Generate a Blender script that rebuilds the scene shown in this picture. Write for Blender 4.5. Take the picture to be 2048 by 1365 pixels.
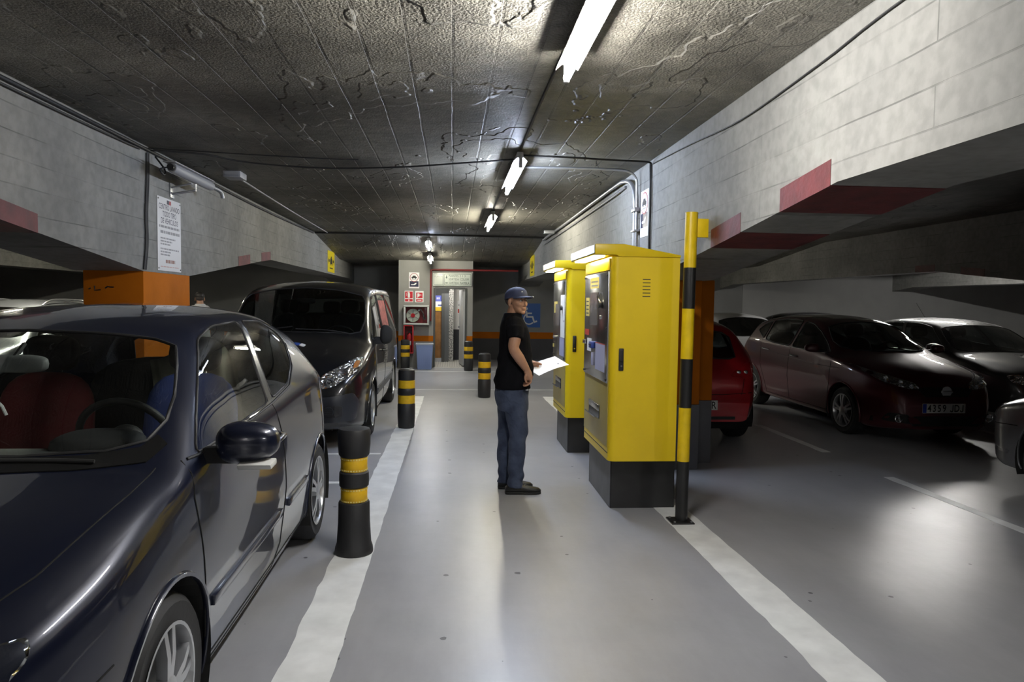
import bpy, bmesh, math, random
from mathutils import Vector, Matrix
from mathutils.geometry import delaunay_2d_cdt
from mathutils.bvhtree import BVHTree
random.seed(7)
SC = bpy.context.scene
COL = SC.collection
for _o in list(bpy.data.objects):
    bpy.data.objects.remove(_o, do_unlink=True)

# ---------------------------------------------------------------- camera
FPX = 1450.0
CAM_H = 1.6
YAW, PITCH, ROLL = 0.08245, 0.05164, 0.013
cam = bpy.data.cameras.new('camera')
cam.sensor_fit = 'HORIZONTAL'
cam.sensor_width = 36.0
cam.lens = FPX / 2048 * 36.0
cam.clip_start = 0.05
cam.clip_end = 200
camo = bpy.data.objects.new('camera', cam)
COL.objects.link(camo)
_F = Vector((math.sin(YAW) * math.cos(PITCH), math.cos(YAW) * math.cos(PITCH), -math.sin(PITCH)))
_R = Vector((math.cos(YAW), -math.sin(YAW), 0))
_U = _R.cross(_F)
_r = _R * math.cos(ROLL) + _U * math.sin(ROLL)
_u = -_R * math.sin(ROLL) + _U * math.cos(ROLL)
camo.matrix_world = Matrix(((_r.x, _u.x, -_F.x, 0), (_r.y, _u.y, -_F.y, 0), (_r.z, _u.z, -_F.z, CAM_H), (0, 0, 0, 1)))
SC.camera = camo
cam.dof.use_dof = False

# ---------------------------------------------------------------- world and exposure (a closed basement: almost no sky light)
world = bpy.data.worlds.new('basement_dark')
SC.world = world
world.use_nodes = True
world.node_tree.nodes['Background'].inputs[0].default_value = (0.75, 0.80, 0.9, 1)
world.node_tree.nodes['Background'].inputs[1].default_value = 0.012
SC.view_settings.view_transform = 'Standard'
SC.view_settings.look = 'None'
SC.view_settings.gamma = 1.0
SC.view_settings.use_curve_mapping = False
SC.view_settings.exposure = 0.0
TUBE = 390.0          # emission of the fluorescent tubes
try:
    SC.cycles.max_bounces = 8
    SC.cycles.diffuse_bounces = 2
    SC.cycles.glossy_bounces = 4
    SC.cycles.transmission_bounces = 6
    SC.cycles.transparent_max_bounces = 16
    SC.cycles.sample_clamp_indirect = 4.0
    SC.cycles.caustics_reflective = False
    SC.cycles.caustics_refractive = False
    SC.cycles.use_denoising = True
    SC.cycles.use_adaptive_sampling = True
    SC.cycles.adaptive_threshold = 0.02
except Exception:
    pass

# ---------------------------------------------------------------- materials
MATS = {}
def newmat(name):
    m = bpy.data.materials.new(name)
    m.use_nodes = True
    nt = m.node_tree
    b = nt.nodes['Principled BSDF']
    return m, nt, b, nt.nodes.new, nt.links.new

def M(name, col, rough=0.5, metal=0.0, var=0.0, vscale=4.0, bump=0.0, bscale=40.0, coat=0.0, spec=0.5, emit=None, estr=0.0, sheen=0.0):
    if name in MATS:
        return MATS[name]
    m, nt, b, N, L = newmat(name)
    b.inputs['Base Color'].default_value = (*col, 1)
    b.inputs['Roughness'].default_value = rough
    b.inputs['Metallic'].default_value = metal
    b.inputs['Specular IOR Level'].default_value = spec
    b.inputs['Coat Weight'].default_value = coat
    b.inputs['Coat Roughness'].default_value = 0.03
    if sheen:
        b.inputs['Sheen Weight'].default_value = sheen
    if emit:
        b.inputs['Emission Color'].default_value = (*emit, 1)
        b.inputs['Emission Strength'].default_value = estr
    if var or bump:
        tc = N('ShaderNodeTexCoord')
    if var:
        n = N('ShaderNodeTexNoise'); n.inputs['Scale'].default_value = vscale; n.inputs['Detail'].default_value = 6
        L(tc.outputs['Object'], n.inputs['Vector'])
        r = N('ShaderNodeValToRGB')
        r.color_ramp.elements[0].position = 0.32; r.color_ramp.elements[1].position = 0.68
        r.color_ramp.elements[0].color = (*[c * (1 - var) for c in col], 1)
        r.color_ramp.elements[1].color = (*[min(1, c * (1 + var)) for c in col], 1)
        L(n.outputs['Fac'], r.inputs['Fac']); L(r.outputs['Color'], b.inputs['Base Color'])
    if bump:
        n2 = N('ShaderNodeTexNoise'); n2.inputs['Scale'].default_value = bscale; n2.inputs['Detail'].default_value = 4
        L(tc.outputs['Object'], n2.inputs['Vector'])
        bp = N('ShaderNodeBump'); bp.inputs['Strength'].default_value = bump; bp.inputs['Distance'].default_value = 0.01
        L(n2.outputs['Fac'], bp.inputs['Height']); L(bp.outputs['Normal'], b.inputs['Normal'])
    MATS[name] = m
    return m

def glass_mat(name, tint, gloss=1.0, rough=0.0):
    """thin sheet of glass: fresnel reflection over a tinted see-through"""
    if name in MATS:
        return MATS[name]
    m, nt, b, N, L = newmat(name)
    out = nt.nodes['Material Output']
    nt.nodes.remove(b)
    t = N('ShaderNodeBsdfTransparent'); t.inputs[0].default_value = (*tint, 1)
    g = N('ShaderNodeBsdfGlossy'); g.inputs['Roughness'].default_value = rough
    f = N('ShaderNodeFresnel'); f.inputs['IOR'].default_value = 1.5
    geo = N('ShaderNodeNewGeometry')
    # same fresnel from both faces of the sheet
    mr = N('ShaderNodeMath'); mr.operation = 'MULTIPLY_ADD'
    mr.inputs[1].default_value = 1 / 1.5 - 1.5; mr.inputs[2].default_value = 1.5
    L(geo.outputs['Backfacing'], mr.inputs[0]); L(mr.outputs[0], f.inputs['IOR'])
    mu = N('ShaderNodeMath'); mu.operation = 'MULTIPLY'; mu.use_clamp = True
    mu.inputs[1].default_value = 1.7 * gloss
    L(f.outputs[0], mu.inputs[0])
    mx = N('ShaderNodeMixShader')
    L(mu.outputs[0], mx.inputs[0]); L(t.outputs[0], mx.inputs[1]); L(g.outputs[0], mx.inputs[2])
    L(mx.outputs[0], out.inputs['Surface'])
    MATS[name] = m
    return m

def car_paint(name, col, flake=0.35, rough=0.3, metal=0.6):
    if name in MATS:
        return MATS[name]
    m, nt, b, N, L = newmat(name)
    b.inputs['Base Color'].default_value = (*col, 1)
    b.inputs['Metallic'].default_value = metal
    b.inputs['Roughness'].default_value = rough
    b.inputs['Coat Weight'].default_value = 1.0
    b.inputs['Coat Roughness'].default_value = 0.02
    b.inputs['Coat IOR'].default_value = 1.45
    MATS[name] = m
    return m

# ---------------------------------------------------------------- object helpers
def tag(o, label=None, cat=None, group=None, kind=None):
    if label: o['label'] = label
    if cat: o['category'] = cat
    if group: o['group'] = group
    if kind: o['kind'] = kind
    return o

def thing(name, label, cat, loc=(0, 0, 0), rz=0.0, group=None):
    o = bpy.data.objects.new(name, None)
    o.empty_display_size = 0.1
    COL.objects.link(o)
    o.location = loc
    o.rotation_euler = (0, 0, rz)
    return tag(o, label, cat, group)

def copy_tree(o, parent=None):
    c = o.copy(); COL.objects.link(c); c.parent = parent
    for ch in list(o.children):
        copy_tree(ch, c)
    return c

class MB:
    """collects shapes into one mesh"""
    def __init__(s):
        s.v = []; s.f = []
    def add(s, verts, faces):
        k = len(s.v)
        s.v += [tuple(p) for p in verts]
        s.f += [tuple(i + k for i in f) for f in faces]
        return s
    def box(s, x0, x1, y0, y1, z0, z1):
        x0, x1 = min(x0, x1), max(x0, x1); y0, y1 = min(y0, y1), max(y0, y1); z0, z1 = min(z0, z1), max(z0, z1)
        return s.add([(x0, y0, z0), (x1, y0, z0), (x1, y1, z0), (x0, y1, z0), (x0, y0, z1), (x1, y0, z1), (x1, y1, z1), (x0, y1, z1)],
                     [(0, 3, 2, 1), (4, 5, 6, 7), (0, 1, 5, 4), (1, 2, 6, 5), (2, 3, 7, 6), (3, 0, 4, 7)])
    def obox(s, c, ax, ay, az):
        """box from centre and three half-axis vectors"""
        c, ax, ay, az = Vector(c), Vector(ax), Vector(ay), Vector(az)
        p = [c + ax * i + ay * j + az * k for k in (-1, 1) for (i, j) in ((-1, -1), (1, -1), (1, 1), (-1, 1))]
        return s.add(p, [(0, 3, 2, 1), (4, 5, 6, 7), (0, 1, 5, 4), (1, 2, 6, 5), (2, 3, 7, 6), (3, 0, 4, 7)])
    def prism(s, poly, axis, a, b):
        """polygon of 2D points extruded along axis ('x': (y,z), 'y': (x,z), 'z': (x,y))"""
        n = len(poly)
        def P(p, t):
            return (t, p[0], p[1]) if axis == 'x' else (p[0], t, p[1]) if axis == 'y' else (p[0], p[1], t)
        return s.add([P(p, a) for p in poly] + [P(p, b) for p in poly],
                     [tuple(range(n - 1, -1, -1)), tuple(range(n, 2 * n))] + [(i, (i + 1) % n, n + (i + 1) % n, n + i) for i in range(n)])
    def lathe(s, prof, n=24, axis='z', c=(0, 0, 0), caps=True):
        """prof: (radius, height) pairs"""
        vs = []
        for (r, h) in prof:
            for i in range(n):
                a = 2 * math.pi * i / n
                p = (r * math.cos(a), r * math.sin(a), h)
                if axis == 'x': p = (h, p[0], p[1])
                elif axis == 'y': p = (p[1], h, p[0])
                vs.append((p[0] + c[0], p[1] + c[1], p[2] + c[2]))
        fs = []
        for j in range(len(prof) - 1):
            for i in range(n):
                fs.append((j * n + i, j * n + (i + 1) % n, (j + 1) * n + (i + 1) % n, (j + 1) * n + i))
        if caps:
            fs.append(tuple(range(n - 1, -1, -1)))
            fs.append(tuple((len(prof) - 1) * n + i for i in range(n)))
        return s.add(vs, fs)
    def tube(s, pts, r, n=8, closed=False, caps=True):
        pts = [Vector(p) for p in pts]
        m = len(pts)
        rr = r if isinstance(r, (list, tuple)) else [r] * m
        vs = []; prev = None
        for i, p in enumerate(pts):
            if closed:
                t = pts[(i + 1) % m] - pts[i - 1]
            else:
                t = pts[min(i + 1, m - 1)] - pts[max(i - 1, 0)]
            if t.length < 1e-9: t = Vector((0, 0, 1))
            t.normalize()
            if prev is None:
                a = Vector((0, 0, 1)) if abs(t.z) < 0.9 else Vector((1, 0, 0))
                u = t.cross(a).normalized()
            else:
                u = (prev - t * prev.dot(t))
                u = u.normalized() if u.length > 1e-6 else t.orthogonal().normalized()
            prev = u
            w = t.cross(u)
            for k in range(n):
                a = 2 * math.pi * k / n
                vs.append(p + (u * math.cos(a) + w * math.sin(a)) * rr[i])
        fs = []
        for i in range(m if closed else m - 1):
            j = (i + 1) % m
            for k in range(n):
                fs.append((i * n + k, i * n + (k + 1) % n, j * n + (k + 1) % n, j * n + k))
        if caps and not closed:
            fs.append(tuple(range(n - 1, -1, -1))); fs.append(tuple((m - 1) * n + k for k in range(n)))
        return s.add(vs, fs)
    def ball(s, c, rx, ry=None, rz=None, nu=16, nv=10, e=1.0):
        ry = ry or rx; rz = rz or rx
        sg = lambda a: math.copysign(abs(a) ** e, a)
        vs = [(c[0], c[1], c[2] - rz)]
        for j in range(1, nv):
            t = -math.pi / 2 + math.pi * j / nv
            for i in range(nu):
                a = 2 * math.pi * i / nu
                vs.append((c[0] + rx * sg(math.cos(t)) * sg(math.cos(a)), c[1] + ry * sg(math.cos(t)) * sg(math.sin(a)), c[2] + rz * sg(math.sin(t))))
        vs.append((c[0], c[1], c[2] + rz))
        fs = [(0, 1 + (i + 1) % nu, 1 + i) for i in range(nu)]
        for j in range(nv - 2):
            for i in range(nu):
                a = 1 + j * nu; b = a + nu
                fs.append((a + i, a + (i + 1) % nu, b + (i + 1) % nu, b + i))
        t = len(vs) - 1; a = 1 + (nv - 2) * nu
        fs += [(a + i, a + (i + 1) % nu, t) for i in range(nu)]
        return s.add(vs, fs)
    def mesh(s, name, smooth=None, bevel=0.0, segs=2, fixn=True):
        me = bpy.data.meshes.new(name)
        me.from_pydata(s.v, [], s.f)
        if bevel or fixn:
            bm = bmesh.new(); bm.from_mesh(me)
            if fixn: bmesh.ops.recalc_face_normals(bm, faces=bm.faces)
            if bevel:
                es = [e for e in bm.edges if len(e.link_faces) == 2 and e.calc_face_angle(0) > 0.5]
                bmesh.ops.bevel(bm, geom=es, offset=bevel, segments=segs, profile=0.5, affect='EDGES', clamp_overlap=True)
            bm.to_mesh(me); bm.free()
        if smooth is None and bevel: smooth = 35
        if smooth:
            for p in me.polygons: p.use_smooth = True
            me.set_sharp_from_angle(angle=math.radians(smooth))
        me.validate()
        return me
    def build(s, name, mat, parent=None, smooth=None, bevel=0.0, segs=2, label=None, loc=None, fixn=True):
        o = bpy.data.objects.new(name, s.mesh(name, smooth, bevel, segs, fixn))
        if mat: o.data.materials.append(mat)
        COL.objects.link(o)
        if parent: o.parent = parent
        if loc: o.location = loc
        if label: o['label'] = label
        return o

def struct(o):
    o['kind'] = 'structure'
    return o

def text_mesh(txt, size, align='CENTER', sx=1.0, bold=0.0, depth=0.0):
    """flat lettering in the local xy plane"""
    cu = bpy.data.curves.new('lettering', 'FONT')
    cu.body = txt; cu.size = size; cu.align_x = align; cu.align_y = 'CENTER'
    cu.offset = bold; cu.extrude = depth; cu.resolution_u = 3
    o = bpy.data.objects.new('lettering', cu)
    COL.objects.link(o)
    dg = bpy.context.evaluated_depsgraph_get(); dg.update()
    me = bpy.data.meshes.new_from_object(o.evaluated_get(dg))
    bpy.data.objects.remove(o, do_unlink=True)
    for v in me.vertices: v.co.x *= sx
    return me

def lettering(name, txt, size, mat, parent, loc, face, align='CENTER', sx=1.0, bold=0.0):
    """face: (right vector, up vector) of the surface the lettering lies on, in the parent's space"""
    me = text_mesh(txt, size, align, sx, bold)
    r, u = Vector(face[0]).normalized(), Vector(face[1]).normalized()
    n = r.cross(u)
    mx = Matrix(((r.x, u.x, n.x, loc[0]), (r.y, u.y, n.y, loc[1]), (r.z, u.z, n.z, loc[2]), (0, 0, 0, 1)))
    me.transform(mx)
    me.materials.clear(); me.materials.append(mat)
    o = bpy.data.objects.new(name, me)
    COL.objects.link(o); o.parent = parent
    return o

def lerp(a, b, t): return a + (b - a) * t

def curve(keys):
    """monotone cubic through (x, value) keys"""
    xs = [k[0] for k in keys]; ys = [k[1] for k in keys]
    n = len(xs)
    if n == 1: return lambda x: ys[0]
    d = [(ys[i + 1] - ys[i]) / (xs[i + 1] - xs[i]) for i in range(n - 1)]
    m = [d[0]] + [0 if d[i - 1] * d[i] <= 0 else 2 * d[i - 1] * d[i] / (d[i - 1] + d[i]) for i in range(1, n - 1)] + [d[-1]]
    def f(x):
        if x <= xs[0]: return ys[0]
        if x >= xs[-1]: return ys[-1]
        i = 0
        while x > xs[i + 1]: i += 1
        h = xs[i + 1] - xs[i]; t = (x - xs[i]) / h
        return ((2 * t ** 3 - 3 * t ** 2 + 1) * ys[i] + (t ** 3 - 2 * t ** 2 + t) * h * m[i] + (-2 * t ** 3 + 3 * t ** 2) * ys[i + 1] + (t ** 3 - t ** 2) * h * m[i + 1])
    return f

def smooth_path(pts, n=6, closed=False):
    """Catmull-Rom through points"""
    pts = [Vector(p) for p in pts]
    m = len(pts); out = []
    for i in range(m if closed else m - 1):
        if closed:
            p0, p1, p2, p3 = pts[i - 1], pts[i], pts[(i + 1) % m], pts[(i + 2) % m]
        else:
            p0, p1, p2, p3 = pts[max(i - 1, 0)], pts[i], pts[i + 1], pts[min(i + 2, m - 1)]
        for k in range(n):
            t = k / n
            out.append(0.5 * ((2 * p1) + (p2 - p0) * t + (2 * p0 - 5 * p1 + 4 * p2 - p3) * t * t + (3 * p1 - p0 - 3 * p2 + p3) * t ** 3))
    if not closed: out.append(pts[-1])
    return out

# ================================================================ setting
def concrete(name, base, dark, axes, board=(1.9, 0.155), bstr=0.5, flake=0.0, warm=None, rough=0.75, grime=0.35, joint=0.55, bh=1.2, mortar=0.0045, ov=0.5):
    """board-marked concrete; axes = which world axes run along and across the boards"""
    m, nt, b, N, L = newmat(name)
    geo = N('ShaderNodeNewGeometry')
    sx = N('ShaderNodeSeparateXYZ'); L(geo.outputs['Position'], sx.inputs[0])
    cx = N('ShaderNodeCombineXYZ')
    L(sx.outputs[axes[0]], cx.inputs[0]); L(sx.outputs[axes[1]], cx.inputs[1])
    wob = N('ShaderNodeTexNoise'); wob.inputs['Scale'].default_value = 1.3; wob.inputs['Detail'].default_value = 3
    L(geo.outputs['Position'], wob.inputs['Vector'])
    wm = N('ShaderNodeVectorMath'); wm.operation = 'MULTIPLY_ADD'
    wm.inputs[1].default_value = (0.02, 0.02, 0)
    L(wob.outputs['Color'], wm.inputs[0]); L(cx.outputs[0], wm.inputs[2])
    br = N('ShaderNodeTexBrick')
    br.inputs['Scale'].default_value = 1.0
    br.inputs['Brick Width'].default_value = board[0]; br.inputs['Row Height'].default_value = board[1]
    br.inputs['Mortar Size'].default_value = mortar; br.inputs['Mortar Smooth'].default_value = 0.3
    br.inputs['Color1'].default_value = (0.42, 0.42, 0.42, 1); br.inputs['Color2'].default_value = (0.58, 0.58, 0.58, 1)
    br.inputs['Mortar'].default_value = (0.5, 0.5, 0.5, 1)
    br.offset = 0.37; br.offset_frequency = 2
    L(wm.outputs[0], br.inputs['Vector'])
    n1 = N('ShaderNodeTexNoise'); n1.inputs['Scale'].default_value = 0.9; n1.inputs['Detail'].default_value = 7; n1.inputs['Roughness'].default_value = 0.62
    L(geo.outputs['Position'], n1.inputs['Vector'])
    n2 = N('ShaderNodeTexNoise'); n2.inputs['Scale'].default_value = 14; n2.inputs['Detail'].default_value = 6
    L(geo.outputs['Position'], n2.inputs['Vector'])
    # colour
    rp = N('ShaderNodeValToRGB')
    rp.color_ramp.elements[0].position = 0.30; rp.color_ramp.elements[1].position = 0.66
    rp.color_ramp.elements[0].color = (*dark, 1); rp.color_ramp.elements[1].color = (*base, 1)
    L(n1.outputs['Fac'], rp.inputs['Fac'])
    bw = N('ShaderNodeMix'); bw.data_type = 'RGBA'; bw.blend_type = 'OVERLAY'; bw.inputs['Factor'].default_value = ov
    L(rp.outputs['Color'], bw.inputs[6]); L(br.outputs['Color'], bw.inputs[7])
    fine = N('ShaderNodeMix'); fine.data_type = 'RGBA'; fine.blend_type = 'MULTIPLY'; fine.inputs['Factor'].default_value = grime
    fr = N('ShaderNodeValToRGB'); fr.color_ramp.elements[0].position = 0.35; fr.color_ramp.elements[1].position = 0.6
    fr.color_ramp.elements[0].color = (0.55, 0.55, 0.55, 1); fr.color_ramp.elements[1].color = (1, 1, 1, 1)
    L(n2.outputs['Fac'], fr.inputs['Fac'])
    L(bw.outputs[2], fine.inputs[6]); L(fr.outputs['Color'], fine.inputs[7])
    # dirt in the joints between the board marks, broken up by noise
    jn = N('ShaderNodeTexNoise'); jn.inputs['Scale'].default_value = 2.3; jn.inputs['Detail'].default_value = 4
    L(geo.outputs['Position'], jn.inputs['Vector'])
    jr = N('ShaderNodeMapRange'); jr.inputs[1].default_value = 0.42; jr.inputs[2].default_value = 0.62
    L(jn.outputs['Fac'], jr.inputs[0])
    jm = N('ShaderNodeMath'); jm.operation = 'MULTIPLY'
    L(br.outputs['Fac'], jm.inputs[0]); L(jr.outputs[0], jm.inputs[1])
    jf = N('ShaderNodeMath'); jf.operation = 'MULTIPLY'; jf.inputs[1].default_value = joint
    L(jm.outputs[0], jf.inputs[0])
    jx = N('ShaderNodeMix'); jx.data_type = 'RGBA'
    jx.inputs[7].default_value = (dark[0] * 0.4, dark[1] * 0.4, dark[2] * 0.4, 1)
    L(jf.outputs[0], jx.inputs[0]); L(fine.outputs[2], jx.inputs[6])
    L(jx.outputs[2], b.inputs['Base Color'])
    b.inputs['Roughness'].default_value = rough
    b.inputs['Specular IOR Level'].default_value = 0.4
    # relief
    h = N('ShaderNodeMath'); h.operation = 'MULTIPLY_ADD'; h.inputs[1].default_value = -0.6
    L(br.outputs['Fac'], h.inputs[0])
    f2 = N('ShaderNodeMath'); f2.operation = 'MULTIPLY'; f2.inputs[1].default_value = 0.35
    L(n2.outputs['Fac'], f2.inputs[0]); L(f2.outputs[0], h.inputs[2])
    hh = N('ShaderNodeMath'); hh.operation = 'MULTIPLY_ADD'; hh.inputs[1].default_value = bh
    bcol = N('ShaderNodeSeparateColor'); L(br.outputs['Color'], bcol.inputs[0])
    L(bcol.outputs[0], hh.inputs[0]); L(h.outputs[0], hh.inputs[2])
    top = hh
    if flake:
        # torn skin of paint and laitance: plateaus with hard edges, stretched along the boards
        mp = N('ShaderNodeMapping'); mp.inputs['Scale'].default_value = (1.9, 1.0, 1.0)
        L(geo.outputs['Position'], mp.inputs['Vector'])
        fn = N('ShaderNodeTexNoise'); fn.inputs['Scale'].default_value = 0.68; fn.inputs['Detail'].default_value = 4.5; fn.inputs['Roughness'].default_value = 0.5
        fn.inputs['Distortion'].default_value = 0.1
        L(mp.outputs[0], fn.inputs['Vector'])
        acc = None
        for lo, w in ((0.545, 1.0), (0.63, 0.8)):
            st = N('ShaderNodeMapRange'); st.interpolation_type = 'SMOOTHSTEP'
            st.inputs[1].default_value = lo; st.inputs[2].default_value = lo + 0.012; st.inputs[3].default_value = 0; st.inputs[4].default_value = w * flake
            L(fn.outputs['Fac'], st.inputs[0])
            a = N('ShaderNodeMath'); a.operation = 'ADD'
            L(st.outputs[0], a.inputs[0]); L((acc or top).outputs[0], a.inputs[1])
            acc = a
        # pebbled spray texture on the raised skin
        pn = N('ShaderNodeTexNoise'); pn.inputs['Scale'].default_value = 70; pn.inputs['Detail'].default_value = 2
        L(geo.outputs['Position'], pn.inputs['Vector'])
        pm = N('ShaderNodeMath'); pm.operation = 'MULTIPLY_ADD'
        L(pn.outputs['Fac'], pm.inputs[0]); L(acc.outputs[0], pm.inputs[2])
        top = pm
        # the nearest slab still carries its paler sprayed coat, up to a pour joint with a ragged edge; beyond it the boards are bare; the tone step also paints in light from the nearest lamp
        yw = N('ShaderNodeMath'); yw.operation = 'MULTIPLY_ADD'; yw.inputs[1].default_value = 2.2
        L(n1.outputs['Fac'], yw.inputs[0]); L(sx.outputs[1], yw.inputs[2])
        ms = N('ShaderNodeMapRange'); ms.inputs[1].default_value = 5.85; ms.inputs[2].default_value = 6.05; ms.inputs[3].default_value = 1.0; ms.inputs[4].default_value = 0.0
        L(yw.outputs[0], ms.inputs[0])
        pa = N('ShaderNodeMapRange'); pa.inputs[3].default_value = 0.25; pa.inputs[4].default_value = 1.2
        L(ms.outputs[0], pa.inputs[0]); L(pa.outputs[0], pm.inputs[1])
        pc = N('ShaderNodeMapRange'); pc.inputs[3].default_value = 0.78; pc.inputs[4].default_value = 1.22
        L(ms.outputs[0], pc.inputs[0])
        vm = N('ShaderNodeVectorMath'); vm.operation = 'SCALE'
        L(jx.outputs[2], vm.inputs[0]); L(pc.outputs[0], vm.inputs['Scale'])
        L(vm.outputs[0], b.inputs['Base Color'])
    bp = N('ShaderNodeBump'); bp.inputs['Strength'].default_value = bstr; bp.inputs['Distance'].default_value = 0.012
    L(top.outputs[0], bp.inputs['Height']); L(bp.outputs['Normal'], b.inputs['Normal'])
    MATS[name] = m
    return m

M_beam = concrete('board_marked_concrete', (0.275, 0.27, 0.254), (0.165, 0.165, 0.156), (1, 2), board=(4.3, 0.165), bstr=0.5, joint=0.7, ov=0.22)
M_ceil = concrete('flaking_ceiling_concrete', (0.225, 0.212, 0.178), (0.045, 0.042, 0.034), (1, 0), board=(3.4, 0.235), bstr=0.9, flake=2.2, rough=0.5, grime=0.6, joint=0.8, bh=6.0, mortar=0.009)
M_wall = M('painted_grey_wall', (0.21, 0.21, 0.205), 0.7, var=0.12, vscale=1.2, bump=0.15, bscale=18)
M_pale = M('pale_grey_wall_paint', (0.34, 0.34, 0.33), 0.7, var=0.10, vscale=1.0, bump=0.15, bscale=18)
M_dgrey = M('dark_grey_dado_paint', (0.045, 0.045, 0.052), 0.6, var=0.15, vscale=2)
M_orange = M('orange_column_paint', (0.40, 0.112, 0.006), 0.6, spec=0.05, var=0.12, vscale=2.5, bump=0.2, bscale=14)
M_cgrey = M('grey_column_paint', (0.085, 0.085, 0.095), 0.55, var=0.15, vscale=3)
M_red = M('worn_red_paint', (0.10, 0.015, 0.015), 0.6, var=0.35, vscale=7, bump=0.3, bscale=30)
M_black = M('black_plastic', (0.012, 0.012, 0.013), 0.45)
M_blackm = M('matt_black_rubber', (0.014, 0.014, 0.014), 0.75, bump=0.1)
M_cable = M('black_cable_sheath', (0.010, 0.010, 0.011), 0.55)
M_galv = M('galvanised_conduit', (0.42, 0.43, 0.45), 0.38, metal=0.8, var=0.1, vscale=9)
M_chrome = M('chrome', (0.75, 0.76, 0.78), 0.12, metal=1.0)
M_white = M('white_enamel', (0.72, 0.73, 0.74), 0.4)
M_redpipe = M('red_sprinkler_paint', (0.16, 0.015, 0.015), 0.45)

# floor: grey-blue epoxy, worn and glossy
def floor_mat():
    m, nt, b, N, L = newmat('blue_grey_epoxy_floor')
    geo = N('ShaderNodeNewGeometry')
    n1 = N('ShaderNodeTexNoise'); n1.inputs['Scale'].default_value = 0.7; n1.inputs['Detail'].default_value = 6; n1.inputs['Roughness'].default_value = 0.6
    L(geo.outputs['Position'], n1.inputs['Vector'])
    rp = N('ShaderNodeValToRGB')
    rp.color_ramp.elements[0].position = 0.3; rp.color_ramp.elements[1].position = 0.7
    rp.color_ramp.elements[0].color = (0.285, 0.288, 0.312, 1); rp.color_ramp.elements[1].color = (0.375, 0.378, 0.398, 1)
    L(n1.outputs['Fac'], rp.inputs['Fac'])
    # dropped gum and tyre crumbs: sparse small dark spots
    vo = N('ShaderNodeTexVoronoi'); vo.voronoi_dimensions = '2D'; vo.inputs['Scale'].default_value = 2.4; vo.inputs['Randomness'].default_value = 1.0
    wb = N('ShaderNodeTexNoise'); wb.inputs['Scale'].default_value = 25
    L(geo.outputs['Position'], wb.inputs['Vector'])
    ad = N('ShaderNodeVectorMath'); ad.operation = 'MULTIPLY_ADD'; ad.inputs[1].default_value = (0.02, 0.02, 0)
    L(wb.outputs['Color'], ad.inputs[0]); L(geo.outputs['Position'], ad.inputs[2])
    L(ad.outputs[0], vo.inputs['Vector'])
    sc = N('ShaderNodeSeparateColor'); L(vo.outputs['Color'], sc.inputs[0])
    sz = N('ShaderNodeMapRange'); sz.inputs[1].default_value = 0.5; sz.inputs[2].default_value = 1.0; sz.inputs[3].default_value = 0.0; sz.inputs[4].default_value = 0.042
    L(sc.outputs[0], sz.inputs[0])
    lt = N('ShaderNodeMath'); lt.operation = 'LESS_THAN'; L(vo.outputs['Distance'], lt.inputs[0]); L(sz.outputs[0], lt.inputs[1])
    lm = N('ShaderNodeMath'); lm.operation = 'MULTIPLY'; lm.inputs[1].default_value = 0.8; L(lt.outputs[0], lm.inputs[0])
    mx = N('ShaderNodeMix'); mx.data_type = 'RGBA'; mx.inputs[7].default_value = (0.03, 0.03, 0.034, 1)
    L(lm.outputs[0], mx.inputs[0]); L(rp.outputs['Color'], mx.inputs[6])
    # faint scuffs
    mp = N('ShaderNodeMapping'); mp.inputs['Scale'].default_value = (3.2, 0.8, 1)
    L(geo.outputs['Position'], mp.inputs['Vector'])
    n3 = N('ShaderNodeTexNoise'); n3.inputs['Scale'].default_value = 1.6; n3.inputs['Detail'].default_value = 8; n3.inputs['Roughness'].default_value = 0.7
    L(mp.outputs[0], n3.inputs['Vector'])
    sr = N('ShaderNodeValToRGB'); sr.color_ramp.elements[0].position = 0.28; sr.color_ramp.elements[1].position = 0.66
    sr.color_ramp.elements[0].color = (0.86, 0.86, 0.85, 1); sr.color_ramp.elements[1].color = (1, 1, 1, 1)
    L(n3.outputs['Fac'], sr.inputs['Fac'])
    mu = N('ShaderNodeMix'); mu.data_type = 'RGBA'; mu.blend_type = 'MULTIPLY'; mu.inputs[0].default_value = 1.0
    L(mx.outputs[2], mu.inputs[6]); L(sr.outputs['Color'], mu.inputs[7])
    L(mu.outputs[2], b.inputs['Base Color'])
    rr = N('ShaderNodeMapRange'); rr.inputs[3].default_value = 0.275; rr.inputs[4].default_value = 0.40
    L(n3.outputs['Fac'], rr.inputs[0]); L(rr.outputs[0], b.inputs['Roughness'])
    b.inputs['Specular IOR Level'].default_value = 0.55
    n4 = N('ShaderNodeTexNoise'); n4.inputs['Scale'].default_value = 5.0; n4.inputs['Detail'].default_value = 4
    L(geo.outputs['Position'], n4.inputs['Vector'])
    bp = N('ShaderNodeBump'); bp.inputs['Strength'].default_value = 0.22; bp.inputs['Distance'].default_value = 0.01
    L(n4.outputs['Fac'], bp.inputs['Height']); L(bp.outputs['Normal'], b.inputs['Normal'])
    return m
M_floor = floor_mat()
M_line = M('worn_white_line_paint', (0.72, 0.73, 0.73), 0.42, var=0.10, vscale=6, bump=0.05, bscale=8)

FX0, FX1, FY0, FY1 = -15.0, 18.0, -12.0, 20.5
floor = struct(MB().box(FX0, FX1, FY0, 23.0, -0.12, 0.0).build('floor', M_floor))
floor['label'] = 'glossy blue-grey epoxy garage floor'

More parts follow.
